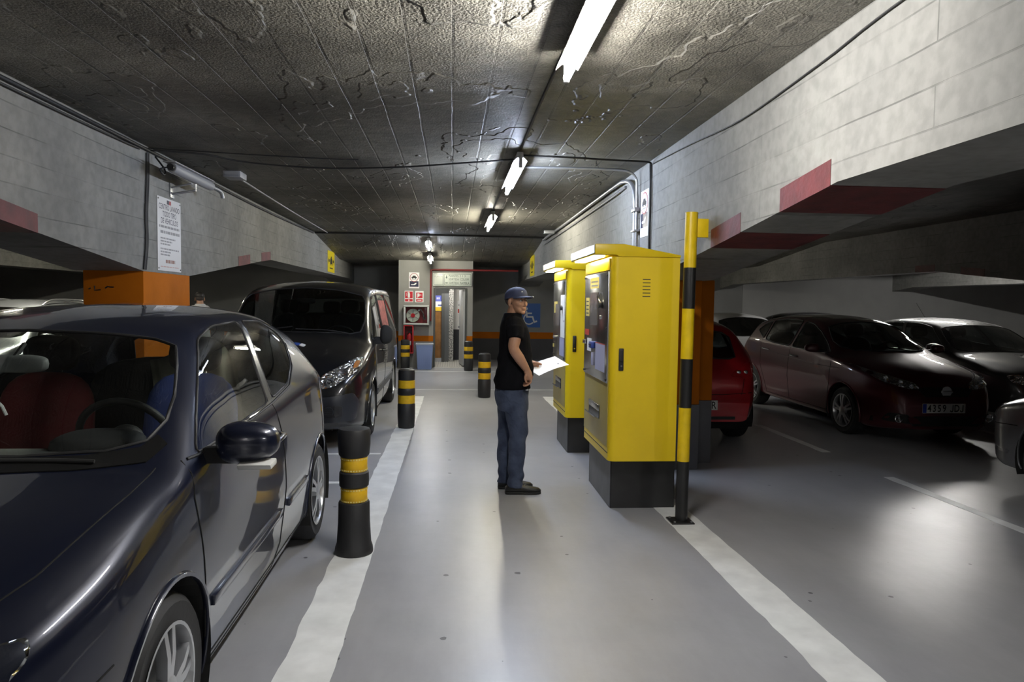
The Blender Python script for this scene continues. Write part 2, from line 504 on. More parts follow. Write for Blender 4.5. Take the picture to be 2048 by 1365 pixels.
def floor_line(x0, x1, y0, y1, jit=0.006, along='y'):
    """painted stripe, a skin of paint with slightly ragged edges"""
    n = max(2, int((y1 - y0 if along == 'y' else x1 - x0) / 0.12))
    l, r = [], []
    for i in range(n + 1):
        t = i / n
        if along == 'y':
            y = lerp(y0, y1, t)
            l.append((x0 + random.uniform(-jit, jit), y)); r.append((x1 + random.uniform(-jit, jit), y))
        else:
            x = lerp(x0, x1, t)
            l.append((x, y1 + random.uniform(-jit, jit))); r.append((x, y0 + random.uniform(-jit, jit)))
    mb = MB()
    for i in range(n):
        mb.prism([l[i], r[i], r[i + 1], l[i + 1]], 'z', 0.0, 0.0015)
    return mb.build('floor_line', M_line, floor)
# the two wide stripes of the walkway; they drift slightly, as painted
def drift_line(xa0, xa1, ya, xb0, xb1, yb, jit):
    n = int((yb - ya) / 0.1); mb = MB(); prev = None
    for i in range(n + 1):
        t = i / n; y = lerp(ya, yb, t)
        p = (lerp(xa0, xb0, t) + random.uniform(-jit, jit), lerp(xa1, xb1, t) + random.uniform(-jit, jit) * 0.6, y)
        if prev:
            mb.prism([(prev[0], prev[2]), (prev[1], prev[2]), (p[1], y), (p[0], y)], 'z', 0.0, 0.0015)
        prev = p
    mb.build('floor_line', M_line, floor)
drift_line(-0.775, -0.53, -6.0, -0.70, -0.467, 12.39, 0.007)
drift_line(1.665, 1.93, -6.0, 1.56, 1.80, 12.35, 0.006)
floor_line(-2.7, 2.2, 13.30, 13.37, along='x')
floor_line(-2.7, 1.5, 16.83, 16.90, along='x')
floor_line(-2.7, -0.74, 7.62, 7.69, along='x'); floor_line(-2.7, -0.76, 6.40, 6.47, along='x')
for (a, b) in ((7.64, 9.46), (3.6, 6.49), (11.2, 13.1), (0.0, 1.8)):
    floor_line(4.09, 4.19, a, b)
floor_line(6.95, 7.05, 2.0, 9.0)

# ---- ceiling slabs
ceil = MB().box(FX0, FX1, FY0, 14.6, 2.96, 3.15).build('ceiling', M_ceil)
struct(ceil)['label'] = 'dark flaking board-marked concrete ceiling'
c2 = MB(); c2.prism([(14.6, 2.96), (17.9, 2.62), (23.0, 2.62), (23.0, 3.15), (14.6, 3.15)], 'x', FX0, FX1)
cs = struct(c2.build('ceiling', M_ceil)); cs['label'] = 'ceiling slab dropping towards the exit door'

# ---- girders with haunches over the columns
COLS = (-8.9, 7.27, 23.4)
def girder_z(y):
    d = min(abs(y - c) for c in COLS) - 0.57
    return 1.845 + min(max(d, 0) * 0.1105, 0.365)
def girder(name, x0, x1, label, y1=20.5):
    ys = sorted(set([FY0, y1] + [c + s * (0.57 + k) for c in COLS for s in (-1, 1) for k in (0, 3.3)]))
    ys = [y for y in ys if FY0 <= y <= y1]
    poly = [(y, girder_z(y)) for y in ys] + [(y1, 3.0), (FY0, 3.0)]
    o = MB().prism(poly, 'x', x0, x1).build(name, M_beam)
    struct(o)['label'] = label
    return o
def hazard_patch(g, x0, x1, ya, yb, h=0.125, face=None):
    """red warning paint over the lower arris and soffit of a girder"""
    e = 0.003
    za, zb = girder_z(ya), girder_z(yb)
    mb = MB()
    mb.prism([(ya, za - e), (yb, zb - e), (yb, zb), (ya, za)], 'x', x0, x1)
    if face is not None:
        mb.prism([(ya, za - e), (yb, zb - e), (yb, zb + h), (ya, za + h)], 'x', face, face + (e if face >= x1 - 0.001 else -e))
    mb.build('hazard_paint', M_red, g)
gr = girder('girder', 1.85, 2.45, 'haunched concrete girder above the yellow machines, red paint on its edge')
for a, b in ((3.465, 4.015), (4.58, 5.11), (9.55, 10.08), (10.7, 11.2)):
    hazard_patch(gr, 1.85, 2.45, a, b, 0.128, 1.85)
gl = girder('girder', -3.33, -2.73, 'haunched concrete girder over the dark blue car, carrying the tall white sign')
for a, b in ((3.4, 3.95), (4.50, 5.05), (9.56, 10.09), (10.68, 11.2)):
    hazard_patch(gl, -3.33, -2.73, a, b, 0.122, -2.73)
g2 = girder('girder', 7.72, 8.04, 'shadowed concrete girder behind the dark red car')
for a, b in ((10.0, 10.5), (11.1, 11.6)):
    hazard_patch(g2, 7.72, 8.04, a, b, 0.11, 7.72)
girder('girder', 12.95, 13.55, 'farthest concrete girder at the right, lit from below')
girder('girder', -9.2, -8.6, 'far concrete girder at the left, behind the parked cars')

# ---- columns
def column(x0, x1, y0, y1, zt, label, extra=None):
    t = MB().box(x0, x1, y0, y1, 0.64, zt).build('column', M_orange, bevel=0.008, segs=2)
    struct(t)['label'] = label
    MB().box(x0 - 0.001, x1 + 0.001, y0 - 0.001, y1 + 0.001, 0, 0.64).build('column_base', M_cgrey, t, bevel=0.006)
    if extra:
        a, b, c, d, z = extra
        MB().box(a, b, c, d, 0.64, z).build('pier', M_orange, t, bevel=0.008)
        MB().box(a - 0.001, b + 0.001, c - 0.001, d + 0.001, 0, 0.64).build('pier_base', M_cgrey, t, bevel=0.006)
    return t
lc = column(-3.25, -2.735, 6.70, 7.84, 1.86, 'orange painted column under the left girder')
for pts in (((-3.20, 1.68), (-3.185, 1.69)), ((-3.15, 1.71), (-3.15, 1.67), (-3.10, 1.675)), ((-3.06, 1.69), (-3.04, 1.705), (-3.02, 1.70), (-2.99, 1.70))):
    MB().tube([(x, 6.6985, z) for x, z in pts], 0.006, 6).build('scrawl', M_black, lc)
column(1.87, 2.40, 6.84, 7.75, 1.86, 'orange and grey column behind the yellow machine', extra=(2.40, 2.64, 7.15, 7.60, 1.86))
column(7.74, 8.02, 6.70, 7.84, 1.86, 'orange column in the shade behind the grey car')
column(-9.15, -8.62, 6.70, 7.84, 1.86, 'far orange column at the left')
column(12.97, 13.5, 6.70, 7.84, 1.86, 'farthest orange column at the right')

# ---- outer walls
def wall(name, x0, x1, y0, y1, label, mat=None, band=True, sides=()):
    o = struct(MB().box(x0, x1, y0, y1, 0, 3.0).build(name, mat or M_wall)); o['label'] = label
    return o
def dado(parent, face_axis, v, a, b, sgn):
    """dark lower wall and orange band as paint films on a wall face"""
    e = 0.004 * sgn
    for nm, z0, z1, m in (('dado_paint', 0.0, 0.605, M_dgrey), ('orange_band', 0.605, 0.79, M_orange)):
        mb = MB()
        if face_axis == 'y': mb.box(a, b, v, v + e, z0, z1)
        else: mb.box(v, v + e, a, b, z0, z1)
        mb.build(nm, m, parent)
wb = wall('wall_back', FX0, 18.0, 20.5, 20.7, 'grey back wall with orange band, around the stair block')
dado(wb, 'y', 20.5, -8.0, -1.32, -1); dado(wb, 'y', 20.5, 0.50, 7.7, -1)
wl = wall('wall_left', -15.0, -14.8, FY0, 20.5, 'pale side wall far at the left', M_pale)
dado(wl, 'x', -14.8, FY0, 20.5, 1)
wr = wall('wall_right', 17.8, 18.0, FY0, 20.5, 'pale side wall far at the right', M_pale)
dado(wr, 'x', 17.8, FY0, 20.5, -1)
wf = wall('wall_front', FX0, 18.0, FY0 - 0.2, FY0, 'grey wall behind the photographer')
# white wash of the rear wall in the far bays
MB().box(-14.8, -9.3, 20.49, 20.5, 0.8, 2.6).build('wall_paint', M_pale, wb)
MB().box(8.4, 17.7, 20.49, 20.5, 0.8, 2.6).build('wall_paint', M_pale, wb)

# ---- lamps: white batten with a trough reflector and one bare tube
M_tube = M('lit_fluorescent_tube', (1, 1, 1), 0.4, emit=(1.0, 0.975, 0.93), estr=TUBE)
M_tubeb = M('lit_cool_fluorescent_tube', (1, 1, 1), 0.4, emit=(0.70, 0.80, 1.0), estr=TUBE * 0.72)
M_tubew = M('lit_warm_fluorescent_tube', (1, 1, 1), 0.4, emit=(1.0, 0.95, 0.78), estr=TUBE * 0.85)
def lamp(x, yc, zc, length, label, tube_mat, rx=0.0, group=None):
    t = thing('ceiling_lamp', label, 'lamp', (x, yc, zc), 0, group)
    t.rotation_euler = (rx, 0, 0)
    h = length / 2
    mb = MB()
    prof = [(-0.062, -0.105), (-0.030, -0.075), (0.030, -0.075), (0.062, -0.105), (0.059, -0.107), (0.029, -0.079), (-0.029, -0.079), (-0.059, -0.107)]
    mb.prism(prof, 'y', -h, h)
    mb.build('reflector', M_white, t)
    MB().box(-0.028, 0.028, -h * 0.96, h * 0.96, -0.075, -0.02).build('housing', M_white, t, bevel=0.004)
    for s in (-0.7, 0.7):
        MB().box(-0.012, 0.012, s * h - 0.02, s * h + 0.02, -0.022, 0.0).build('hanger', M_galv, t)
    for s in (-1, 1):
        MB().box(-0.016, 0.016, s * (h + 0.012) - 0.012, s * (h + 0.012) + 0.012, -0.168, -0.075).build('lamp_holder', M_white, t, bevel=0.003)
    MB().lathe([(0.019, -h), (0.019, h)], 12, 'y', (0, 0, -0.146)).build('tube', tube_mat, t, smooth=40)
    return t
lamp(0.60, 3.30, 2.96, 1.24, 'nearest lit fluorescent tube on the ceiling, cut by the top of the picture', M_tube)
lamp(0.585, 7.22, 2.96, 1.60, 'bluish fluorescent lamp on the ceiling above the first yellow machine', M_tubeb)
lamp(0.575, 11.35, 2.96, 1.60, 'third fluorescent lamp along the ceiling, beyond the yellow machines', M_tubew)
SL = -math.atan2(0.34, 3.3)
lamp(-0.50, 15.2, 2.895, 0.65, 'upper of the two small lamps before the exit door', M_tubeb, SL)
lamp(-0.52, 17.0, 2.712, 0.65, 'lower of the two small lamps before the exit door', M_tubew, SL)
# the same row goes on behind the photographer
for y, w in ((-5.0, 'next lit lamp'), (-9.1, 'farthest lamp')):
    lamp(0.60, y, 2.96, 1.60, w + ' of the same row, behind the photographer', M_tube, 0, 'lamps behind the photographer')
# lamps of the neighbouring lanes
lamp(3.5, 17.2, 2.69, 0.65, 'small lamp over the back wall with the wheelchair sign, hidden by a girder', M_tubew, SL)
lamp(5.2, -2.4, 2.96, 1.60, 'unseen lamp added over the right bays, behind the photographer', M_tube)  # added out of view to brighten the burgundy car's front and plate
lamp(-4.4, -2.4, 2.96, 1.60, 'lamp over the left bays, behind the photographer', M_tube)
for x, y, w in ((9.6, 13.3, 'nearer lamp'), (9.6, 14.95, 'farther lamp')):
    lamp(x, y, 2.96, 1.60, w + ' of the far right lane, hidden by a girder', M_tube, 0, 'lamps of the far right lane')
for y, w in ((11.0, 'nearer lamp'), (16.5, 'farther lamp')):
    lamp(-6.2, y, 2.96, 1.60, w + ' of the left bays, hidden by a girder', M_tubew, 0, 'lamps of the left bays')

# ================================================================ pay machines
M_yel = M('yellow_powder_coat', (0.74, 0.53, 0.008), 0.38, var=0.05, vscale=3, bump=0.03, bscale=20)
M_yel2 = M('bright_yellow_powder_coat', (0.74, 0.55, 0.006), 0.38, var=0.05, vscale=3, bump=0.03, bscale=20)
M_plinth = M('black_plinth_paint', (0.014, 0.014, 0.015), 0.5, var=0.3, vscale=6, bump=0.1)
M_plinthg = M('scuffed_grey_plinth_front', (0.075, 0.077, 0.085), 0.5, var=0.25, vscale=5)
def steel():
    m, nt, b, N, L = newmat('polished_steel_plate')
    tc = N('ShaderNodeTexCoord')
    n = N('ShaderNodeTexNoise'); n.inputs['Scale'].default_value = 6; n.inputs['Detail'].default_value = 5
    L(tc.outputs['Object'], n.inputs['Vector'])
    r = N('ShaderNodeMapRange'); r.inputs[3].default_value = 0.10; r.inputs[4].default_value = 0.34
    L(n.outputs['Fac'], r.inputs[0]); L(r.outputs[0], b.inputs['Roughness'])
    b.inputs['Metallic'].default_value = 1.0
    b.inputs['Base Color'].default_value = (0.52, 0.53, 0.56, 1)
    return m
M_steel = steel()
M_glow = M('lit_canopy_diffuser', (1, 1, 1), 0.4, emit=(1.0, 0.90, 0.62), estr=22.0)
M_paper = M('white_paper', (0.80, 0.80, 0.80), 0.6)
M_papery = M('yellow_sticker', (0.75, 0.62, 0.18), 0.5, var=0.1)
M_ink = M('black_ink', (0.02, 0.02, 0.022), 0.6)
M_inkg = M('grey_ink', (0.25, 0.25, 0.27), 0.6)
M_screen = M('dim_display_glass', (0.16, 0.15, 0.15), 0.15, var=0.3, vscale=5)
M_bluepl = M('blue_plastic', (0.03, 0.06, 0.30), 0.35)
M_redst = M('red_sticker', (0.5, 0.05, 0.03), 0.5)
M_lilac = M('lilac_notice', (0.42, 0.43, 0.62), 0.5)

def rounded(x0, x1, y0, y1, r, n=6, corners=(1, 1, 1, 1)):
    """plan outline with rounded corners: order (x0,y0),(x1,y0),(x1,y1),(x0,y1)"""
    out = []
    for (cx, cy, a0, on, sx, sy) in ((x0, y0, 180, corners[0], 1, 1), (x1, y0, 270, corners[1], -1, 1), (x1, y1, 0, corners[2], -1, -1), (x0, y1, 90, corners[3], 1, -1)):
        if not on:
            out.append((cx, cy)); continue
        for k in range(n + 1):
            a = math.radians(a0 + 90 * k / n)
            out.append((cx + sx * r + r * math.cos(a), cy + sy * r + r * math.sin(a)))
    return out

def pay_machine(label, y0, w, variant, dark_z=0.42):
    """front faces -X; y0 = near end; w = width along Y"""
    yc = y0 + w / 2
    t = thing('pay_machine', label, 'pay machine', (1.2, yc, 0), 0, 'yellow pay machines')
    h = w / 2; mat = M_yel if variant == 0 else M_yel2
    D = 0.525; zt = 1.965
    MB().prism(rounded(0.05, 0.565, -h + 0.13, h - 0.07, 0.012, 3), 'z', 0, 0.43).build('plinth', M_plinth, t, smooth=40)
    MB().box(0.046, 0.05, -h + 0.135, h - 0.075, 0.004, 0.425).build('plinth_front', M_plinthg, t)
    body = MB().prism(rounded(0, D, -h, h, 0.055, 7, (1, 0, 0, 1)), 'z', 0.40, zt).build('cabinet', mat, t, smooth=30)
    MB().box(0.0, 0.006, -h + 0.045, h - 0.045, 0.455, 0.462).build('seam', M_ink, body, loc=(-0.0015, 0, 0))
    # door in the front, lower edge strip
    MB().box(-0.004, 0.0, -h + 0.055, h - 0.055, 0.50, zt - 0.08).build('front_door', M('champagne_yellow_door', (0.48, 0.38, 0.10), 0.42, var=0.05), t, bevel=0.0015)
    # canopy
    prof = [(-0.135, zt + 0.015), (-0.135, zt + 0.093), (0.09, zt + 0.095), (D + 0.004, zt + 0.018), (D + 0.004, zt), (0.05, zt), (0.03, zt + 0.012)]
    can = MB().prism(prof, 'y', -h - 0.012, h + 0.012).build('canopy', mat, t, bevel=0.006)
    MB().box(-0.138, -0.134, -h, h, zt + 0.025, zt + 0.088).build('fascia', M_steel, can)
    MB().box(-0.118, -0.035, -h + 0.10, h - 0.10, zt + 0.003, zt + 0.014).build('light_diffuser', M_glow, can, label='lit canopy light')
    # bright header strip and steel plate
    MB().box(-0.012, -0.004, -h + 0.05, h - 0.05, 1.865, 1.955).build('header_panel', mat, t, bevel=0.002)
    mb = MB().box(-0.016, -0.004, -h + 0.052, h - 0.062, 0.995, 1.855)
    pl = mb.build('steel_plate', M_steel, t, bevel=0.004)
    for (yy, zz) in ((-h + 0.075, 1.83), (h - 0.085, 1.83), (-h + 0.075, 1.02), (h - 0.085, 1.02), (-h + 0.075, 1.42)):
        MB().lathe([(0.009, 0), (0.009, 0.005), (0.005, 0.008)], 10, 'x', (-0.024, yy, zz)).build('screw', M_black, pl, smooth=40)
    X = -0.0165
    def sheet(nm, m, a, b, z0, z1, d=0.0015, par=pl):
        return MB().box(X - d, X, a, b, z0, z1).build(nm, m, par)
    def at(f): return -h + w * f
    if variant == 0:
        s = sheet('sticker', M_papery, at(0.38), at(0.70), 1.735, 1.825)
        for k in range(2):
            sheet('print_line', M_inkg, at(0.40), at(0.66), 1.752 + k * 0.032, 1.764 + k * 0.032, 0.0022)
        sheet('sticker', M_papery, at(0.74), at(0.88), 1.50, 1.66)
        for k in range(4):
            sheet('print_line', M_ink, at(0.76), at(0.86), 1.52 + k * 0.034, 1.530 + k * 0.034, 0.0022)
        sheet('display', M_screen, at(0.40), at(0.68), 1.43, 1.70, 0.006)
        lk = MB().lathe([(0.028, 0), (0.028, 0.018), (0.018, 0.026)], 18, 'x', (X - 0.026, at(0.26), 1.60)).build('coin_slot', M_black, pl, smooth=40)
        MB().tube([(X - 0.01, at(0.29), 1.70), (X - 0.03, at(0.28), 1.66), (X - 0.02, at(0.26), 1.625)], 0.008, 8).build('coin_guide', M_chrome, pl, smooth=40)
        MB().lathe([(0.016, 0), (0.016, 0.012)], 12, 'x', (X - 0.012, at(0.28), 1.50)).build('key_lock', M_chrome, pl, smooth=40)
        sheet('sticker', M_redst, at(0.74), at(0.90), 1.335, 1.385)
        sheet('notice', M_paper, at(0.63), at(0.80), 1.20, 1.31)
        sheet('notice', M_lilac, at(0.12), at(0.46), 1.07, 1.285)
        sheet('red_strip', M_redst, at(0.12), at(0.46), 1.285, 1.292)
        MB().box(X - 0.03, X, at(0.50), at(0.60), 1.235, 1.29).build('card_reader', M_bluepl, pl, bevel=0.006)
        MB().box(X - 0.034, X - 0.03, at(0.515), at(0.585), 1.262, 1.270).build('card_slot', M_ink, pl)
        MB().box(X - 0.012, X, at(0.52), at(0.58), 1.09, 1.20).build('receipt_guide', M_lilac, pl, bevel=0.004)
        MB().box(X - 0.02, X, at(0.83), at(0.92), 1.255, 1.29).build('note_slot', M_chrome, pl, bevel=0.004)
    else:
        sheet('white_panel', M_paper, at(0.06), at(0.34), 1.24, 1.70, 0.004)
        MB().lathe([(0.026, 0), (0.026, 0.018), (0.016, 0.026)], 18, 'x', (X - 0.03, at(0.2), 1.56)).build('coin_slot', M_black, pl, smooth=40)
        sheet('sticker', M_papery, at(0.62), at(0.86), 1.50, 1.63)
        sheet('notice', M_lilac, at(0.08), at(0.40), 1.04, 1.235)
        sheet('display', M_screen, at(0.45), at(0.72), 1.36, 1.60, 0.006)
        sheet('sticker', M_papery, at(0.86), at(0.94), 1.10, 1.14)
        MB().lathe([(0.016, 0), (0.016, 0.012)], 12, 'x', (X - 0.012, at(0.85), 1.22)).build('key_lock', M_chrome, pl, smooth=40)
    # change tray
    a, b = at(0.32), at(0.72)
    tr = MB().box(-0.010, -0.003, a, b, 0.675, 0.785).build('change_tray', M_ink, t)
    MB().box(-0.013, -0.008, a, b, 0.735, 0.785).build('tray_flap', M_steel, tr, bevel=0.002)
    mb = MB().prism([(-0.045, 0.684), (-0.004, 0.665), (-0.004, 0.675), (-0.043, 0.694)], 'y', a, b)
    mb.build('tray_lip', M_chrome, tr)
    # side face: handle and louvres
    hd = MB().box(0.063, 0.102, -h - 0.012, -h, 1.10, 1.27).build('door_handle', M_black, t, bevel=0.006)
    MB().box(0.071, 0.094, -h - 0.026, -h - 0.012, 1.17, 1.26).build('grip', M_blackm, hd, bevel=0.006)
    MB().lathe([(0.008, -h - 0.016), (0.008, -h - 0.012)], 10, 'y', (0.082, 0, 1.135)).build('key_lock', M_chrome, hd, smooth=40)
    if variant == 0:
        for k in range(6):
            MB().prism([(0.238, 1.664 + k * 0.0258), (0.298, 1.664 + k * 0.0258), (0.298, 1.670 + k * 0.0258), (0.238, 1.670 + k * 0.0258)], 'y', -h - 0.001, -h + 0.001).build('louvre', M_ink, body)
    return t
pay_machine('nearer and larger yellow pay machine, with louvres on its side', 5.42, 1.08, 0)
pay_machine('farther yellow pay machine, partly behind the man\'s paper', 7.54, 0.98, 1)

# ================================================================ striped pole and bollards
M_ystr = M('yellow_stripe_paint', (0.68, 0.47, 0.006), 0.35, var=0.12, vscale=9)
M_bstr = M('black_stripe_paint', (0.012, 0.012, 0.012), 0.32)
t = thing('striped_pole', 'tall black and yellow striped pole beside the nearer pay machine', 'pole', (1.707, 5.19, 0))
t.rotation_euler = (0, math.radians(0.55), 0)
edges = [0.0, 0.453, 0.851, 1.211, 1.579, 1.878, 2.275]
for i in range(6):
    MB().lathe([(0.045, edges[i]), (0.045, edges[i + 1])], 20, 'z').build('stripe', M_bstr if i % 2 == 0 else M_ystr, t, smooth=40)
MB().lathe([(0.046, 2.272), (0.046, 2.279), (0.02, 2.281)], 20, 'z').build('cap', M_ystr, t, smooth=40)
MB().box(-0.095, 0.075, -0.09, 0.075, 0, 0.012).build('base_plate', M_bstr, t, bevel=0.003)
for sx in (-0.07, 0.055):
    for sy in (-0.068, 0.055):
        MB().lathe([(0.009, 0.012), (0.009, 0.02)], 6, 'z', (sx, sy, 0)).build('bolt', M_galv, t)
MB().box(0.035, 0.125, -0.018, 0.018, 2.10, 2.235).build('wall_bracket', M_ystr, t, bevel=0.004)

M_yband = M('yellow_reflective_band', (0.70, 0.42, 0.012), 0.4, var=0.1, vscale=14)
M_bolt = M('black_bollard_rubber', (0.016, 0.016, 0.017), 0.5, bump=0.06)
def bollard(x, y, label, kind, s=1.0):
    t = thing('bollard', label, 'bollard', (x, y, 0), 0, 'black and yellow bollards')
    if kind == 'flex':
        MB().lathe([(0.118, 0), (0.121, 0.012), (0.118, 0.04), (0.108, 0.07), (0.100, 0.20), (0.098, 0.325), (0.093, 0.335), (0.08, 0.337)], 32).build('foot', M_bolt, t, smooth=40)
        MB().lathe([(0.078, 0.30), (0.078, 0.66)], 28).build('post', M_bolt, t, smooth=40)
        for z0, z1 in ((0.332, 0.428), (0.528, 0.622)):
            b = MB().lathe([(0.080, z0), (0.083, z0 + 0.004), (0.083, z1 - 0.004), (0.080, z1)], 30).build('yellow_band', M_yband, t, smooth=40)
            dots = MB()
            for k in range(30):
                a = 2 * math.pi * k / 30
                for zz in (z0 + 0.012, z1 - 0.012):
                    dots.obox((0.0838 * math.cos(a), 0.0838 * math.sin(a), zz), (0.0015 * math.cos(a), 0.0015 * math.sin(a), 0), (-0.005 * math.sin(a), 0.005 * math.cos(a), 0), (0, 0, 0.004))
            dots.build('stitching', M('pale_stitching', (0.75, 0.62, 0.2), 0.4), b)['kind'] = 'stuff'
        MB().lathe([(0.082, 0.426), (0.092, 0.436), (0.094, 0.475), (0.092, 0.52), (0.082, 0.530)], 30).build('collar', M_bolt, t, smooth=40)
        MB().lathe([(0.084, 0.62), (0.096, 0.635), (0.102, 0.70), (0.103, 0.78), (0.096, 0.798), (0.05, 0.806), (0.001, 0.806)], 32).build('head', M_bolt, t, smooth=40)
    else:
        H = 0.755 * s; r = 0.105
        bul = 0.006
        MB().lathe([(r - 0.008, 0), (r, 0.02), (r + bul, 0.15 * s), (r + bul, 0.30 * s), (r - 0.003, 0.315 * s)], 28).build('lower_sleeve', M_bolt, t, smooth=40)
        MB().lathe([(r - 0.003, 0.30 * s), (r - 0.003, 0.62 * s)], 28).build('post', M_bolt, t, smooth=40)
        for z0, z1 in ((0.315, 0.42), (0.508, 0.612)):
            MB().lathe([(r - 0.002, z0 * s), (r + 0.003, z0 * s + 0.004), (r + 0.003, z1 * s - 0.004), (r - 0.002, z1 * s)], 28).build('yellow_band', M_yband, t, smooth=40)
        MB().lathe([(r - 0.002, 0.42 * s), (r + 0.006, 0.432 * s), (r + 0.006, 0.496 * s), (r - 0.002, 0.508 * s)], 28).build('collar', M_bolt, t, smooth=40)
        MB().lathe([(r, 0.61 * s), (r + 0.002, 0.70 * s), (r - 0.004, H - 0.015), (r - 0.03, H), (0.001, H + 0.004)], 28).build('head', M_bolt, t, smooth=40)
    return t
bollard(-0.613, 4.62, 'nearest bollard with a flared rubber foot, standing beside the dark blue car', 'flex')
bollard(-0.575, 9.27, 'bollard on the end of the white stripe beside the black van', 'sleeve')
bollard(0.550, 12.25, 'bollard standing alone behind the man', 'sleeve')
bollard(-1.122, 17.55, 'far bollard in front of the red fire extinguisher box', 'sleeve', 0.93)
bollard(0.388, 17.10, 'far bollard at the right side of the exit doorway', 'sleeve', 0.93)

# ================================================================ stair block with exit doorway
BY = 17.86
blk = struct(MB().box(-1.31, -0.455, BY, 20.5, 0, 2.64).build('wall_stair_block', M('block_grey_paint', (0.25, 0.245, 0.23), 0.6, var=0.08, vscale=2, bump=0.15, bscale=20)))
blk['label'] = 'grey stair block wall with an exit doorway'
MG = MATS['block_grey_paint']
MB().box(0.34, 0.495, BY, 20.5, 0, 2.64).build('wall_pier', MG, blk)
MB().box(-0.455, 0.34, BY, BY + 0.35, 1.96, 2.64).build('lintel', MG, blk)
MB().box(-0.455, 0.34, BY + 0.35, 20.5, 2.35, 2.45).build('lobby_ceiling', MATS['pale_grey_wall_paint'], blk)
MB().box(-1.311, -0.455, BY - 0.004, BY, 0.645, 0.785).build('orange_band', M_orange, blk)
MB().box(0.34, 0.496, BY - 0.004, BY, 0.645, 0.785).build('orange_band', M_orange, blk)
MB().box(-1.311, -0.455, BY - 0.003, BY, 0, 0.645).build('dado_paint', M('dado_mid_grey', (0.17, 0.168, 0.16), 0.6), blk)
M_frame = M('dark_door_frame', (0.07, 0.072, 0.07), 0.4)
fr = struct(MB().box(-0.465, -0.425, BY - 0.02, BY + 0.3, 0, 1.965).build('door_1', M_frame)); fr['label'] = 'dark steel door frame of the exit'
MB().box(0.305, 0.345, BY - 0.02, BY + 0.3, 0, 1.965).build('door_jamb', M_frame, fr)
MB().box(-0.425, 0.305, BY - 0.02, BY + 0.3, 1.935, 1.975).build('door_head', M_frame, fr)
lf = MB().obox((0.24, BY + 0.50, 0.985), (0.045, -0.44, 0), (0.02, 0.002, 0), (0, 0, 0.94)).build('door_leaf', M('pale_steel_door', (0.52, 0.53, 0.54), 0.35, metal=0.3), fr)
MB().box(0.15, 0.21, BY + 0.82, BY + 0.86, 0.95, 1.0).build('door_handle', M_chrome, fr)
# lobby behind the doorway
lobby = struct(MB().box(-0.455, 0.34, BY, 20.5, 0.001, 0.012).build('lobby_floor', M('ribbed_lobby_rubber', (0.30, 0.29, 0.27), 0.5)))
for k in range(12):
    x = -0.40 + k * 0.06
    MB().box(x, x + 0.028, BY + 0.10, 20.0, 0.012, 0.018).build('rib', M('rib_pale', (0.42, 0.41, 0.38), 0.5), lobby)
MB().box(-0.455, 0.34, BY - 0.10, BY + 0.02, 0.001, 0.014).build('threshold', M('pale_threshold', (0.5, 0.5, 0.48), 0.5), lobby)
lw = struct(MB().box(-0.455, 0.34, 20.30, 20.5, 0, 2.4).build('wall_lobby', M('lobby_grey', (0.20, 0.205, 0.20), 0.6)))
MB().box(0.02, 0.34, 20.26, 20.30, 0.86, 2.35).build('white_panel', M('lobby_white', (0.70, 0.69, 0.66), 0.6), lw)
MB().box(0.02, 0.34, 20.26, 20.30, 0.0, 0.86).build('dado_paint', M_dgrey, lw)
def granite():
    m, nt, b, N, L = newmat('speckled_granite')
    tc = N('ShaderNodeTexCoord'); v = N('ShaderNodeTexNoise'); v.inputs['Scale'].default_value = 45; v.inputs['Detail'].default_value = 3
    L(tc.outputs['Object'], v.inputs['Vector'])
    r = N('ShaderNodeValToRGB'); r.color_ramp.interpolation = 'LINEAR'
    r.color_ramp.elements[0].position = 0.42; r.color_ramp.elements[0].color = (0.03, 0.03, 0.03, 1)
    r.color_ramp.elements[1].position = 0.58; r.color_ramp.elements[1].color = (0.6, 0.59, 0.56, 1)
    L(v.outputs['Fac'], r.inputs['Fac']); L(r.outputs['Color'], b.inputs['Base Color']); b.inputs['Roughness'].default_value = 0.3
    return m
MB().box(-0.09, 0.03, 19.6, 20.2, 0.012, 2.1).build('granite_pier', granite(), lw)
wd = struct(MB().box(-0.452, -0.285, 19.45, 19.50, 0.12, 1.36).build('door_2', M('brown_lift_door', (0.30, 0.14, 0.04), 0.4, var=0.2, vscale=8))); wd['label'] = 'brown wooden lift door seen through the exit doorway'
MB().box(-0.452, -0.285, 19.45, 19.50, 0.012, 0.12).build('kick_plate', M_steel, wd)
MB().box(-0.285, -0.20, 19.40, 19.52, 0.012, 1.85).build('door_jamb', M_frame, wd)
MB().box(-0.20, -0.09, 19.45, 19.55, 0.012, 1.85).build('door_panel', M('dark_lift_frame', (0.10, 0.105, 0.11), 0.35), wd)
pst = thing('lobby_poster', 'blue, white and yellow poster above the brown lift door', 'poster', (-0.368, 19.44, 1.36))
MB().box(-0.083, 0.083, -0.006, 0.0, 0.27, 0.43).build('blue_field', M('poster_blue', (0.10, 0.12, 0.42), 0.4), pst)
MB().box(-0.083, 0.083, -0.006, 0.0, 0.12, 0.27).build('white_field', M_paper, pst)
MB().box(-0.02, 0.083, -0.007, -0.006, 0.155, 0.19).build('print_line', M('poster_blue2', (0.04, 0.06, 0.30), 0.4), pst)
MB().box(-0.083, 0.083, -0.006, 0.0, 0.02, 0.12).build('yellow_field', M('poster_yellow', (0.75, 0.50, 0.03), 0.4), pst)
for k in range(3):
    MB().box(-0.05 + k * 0.03, -0.035 + k * 0.03, -0.007, -0.006, 0.33, 0.38).build('print_mark', M_paper, pst)
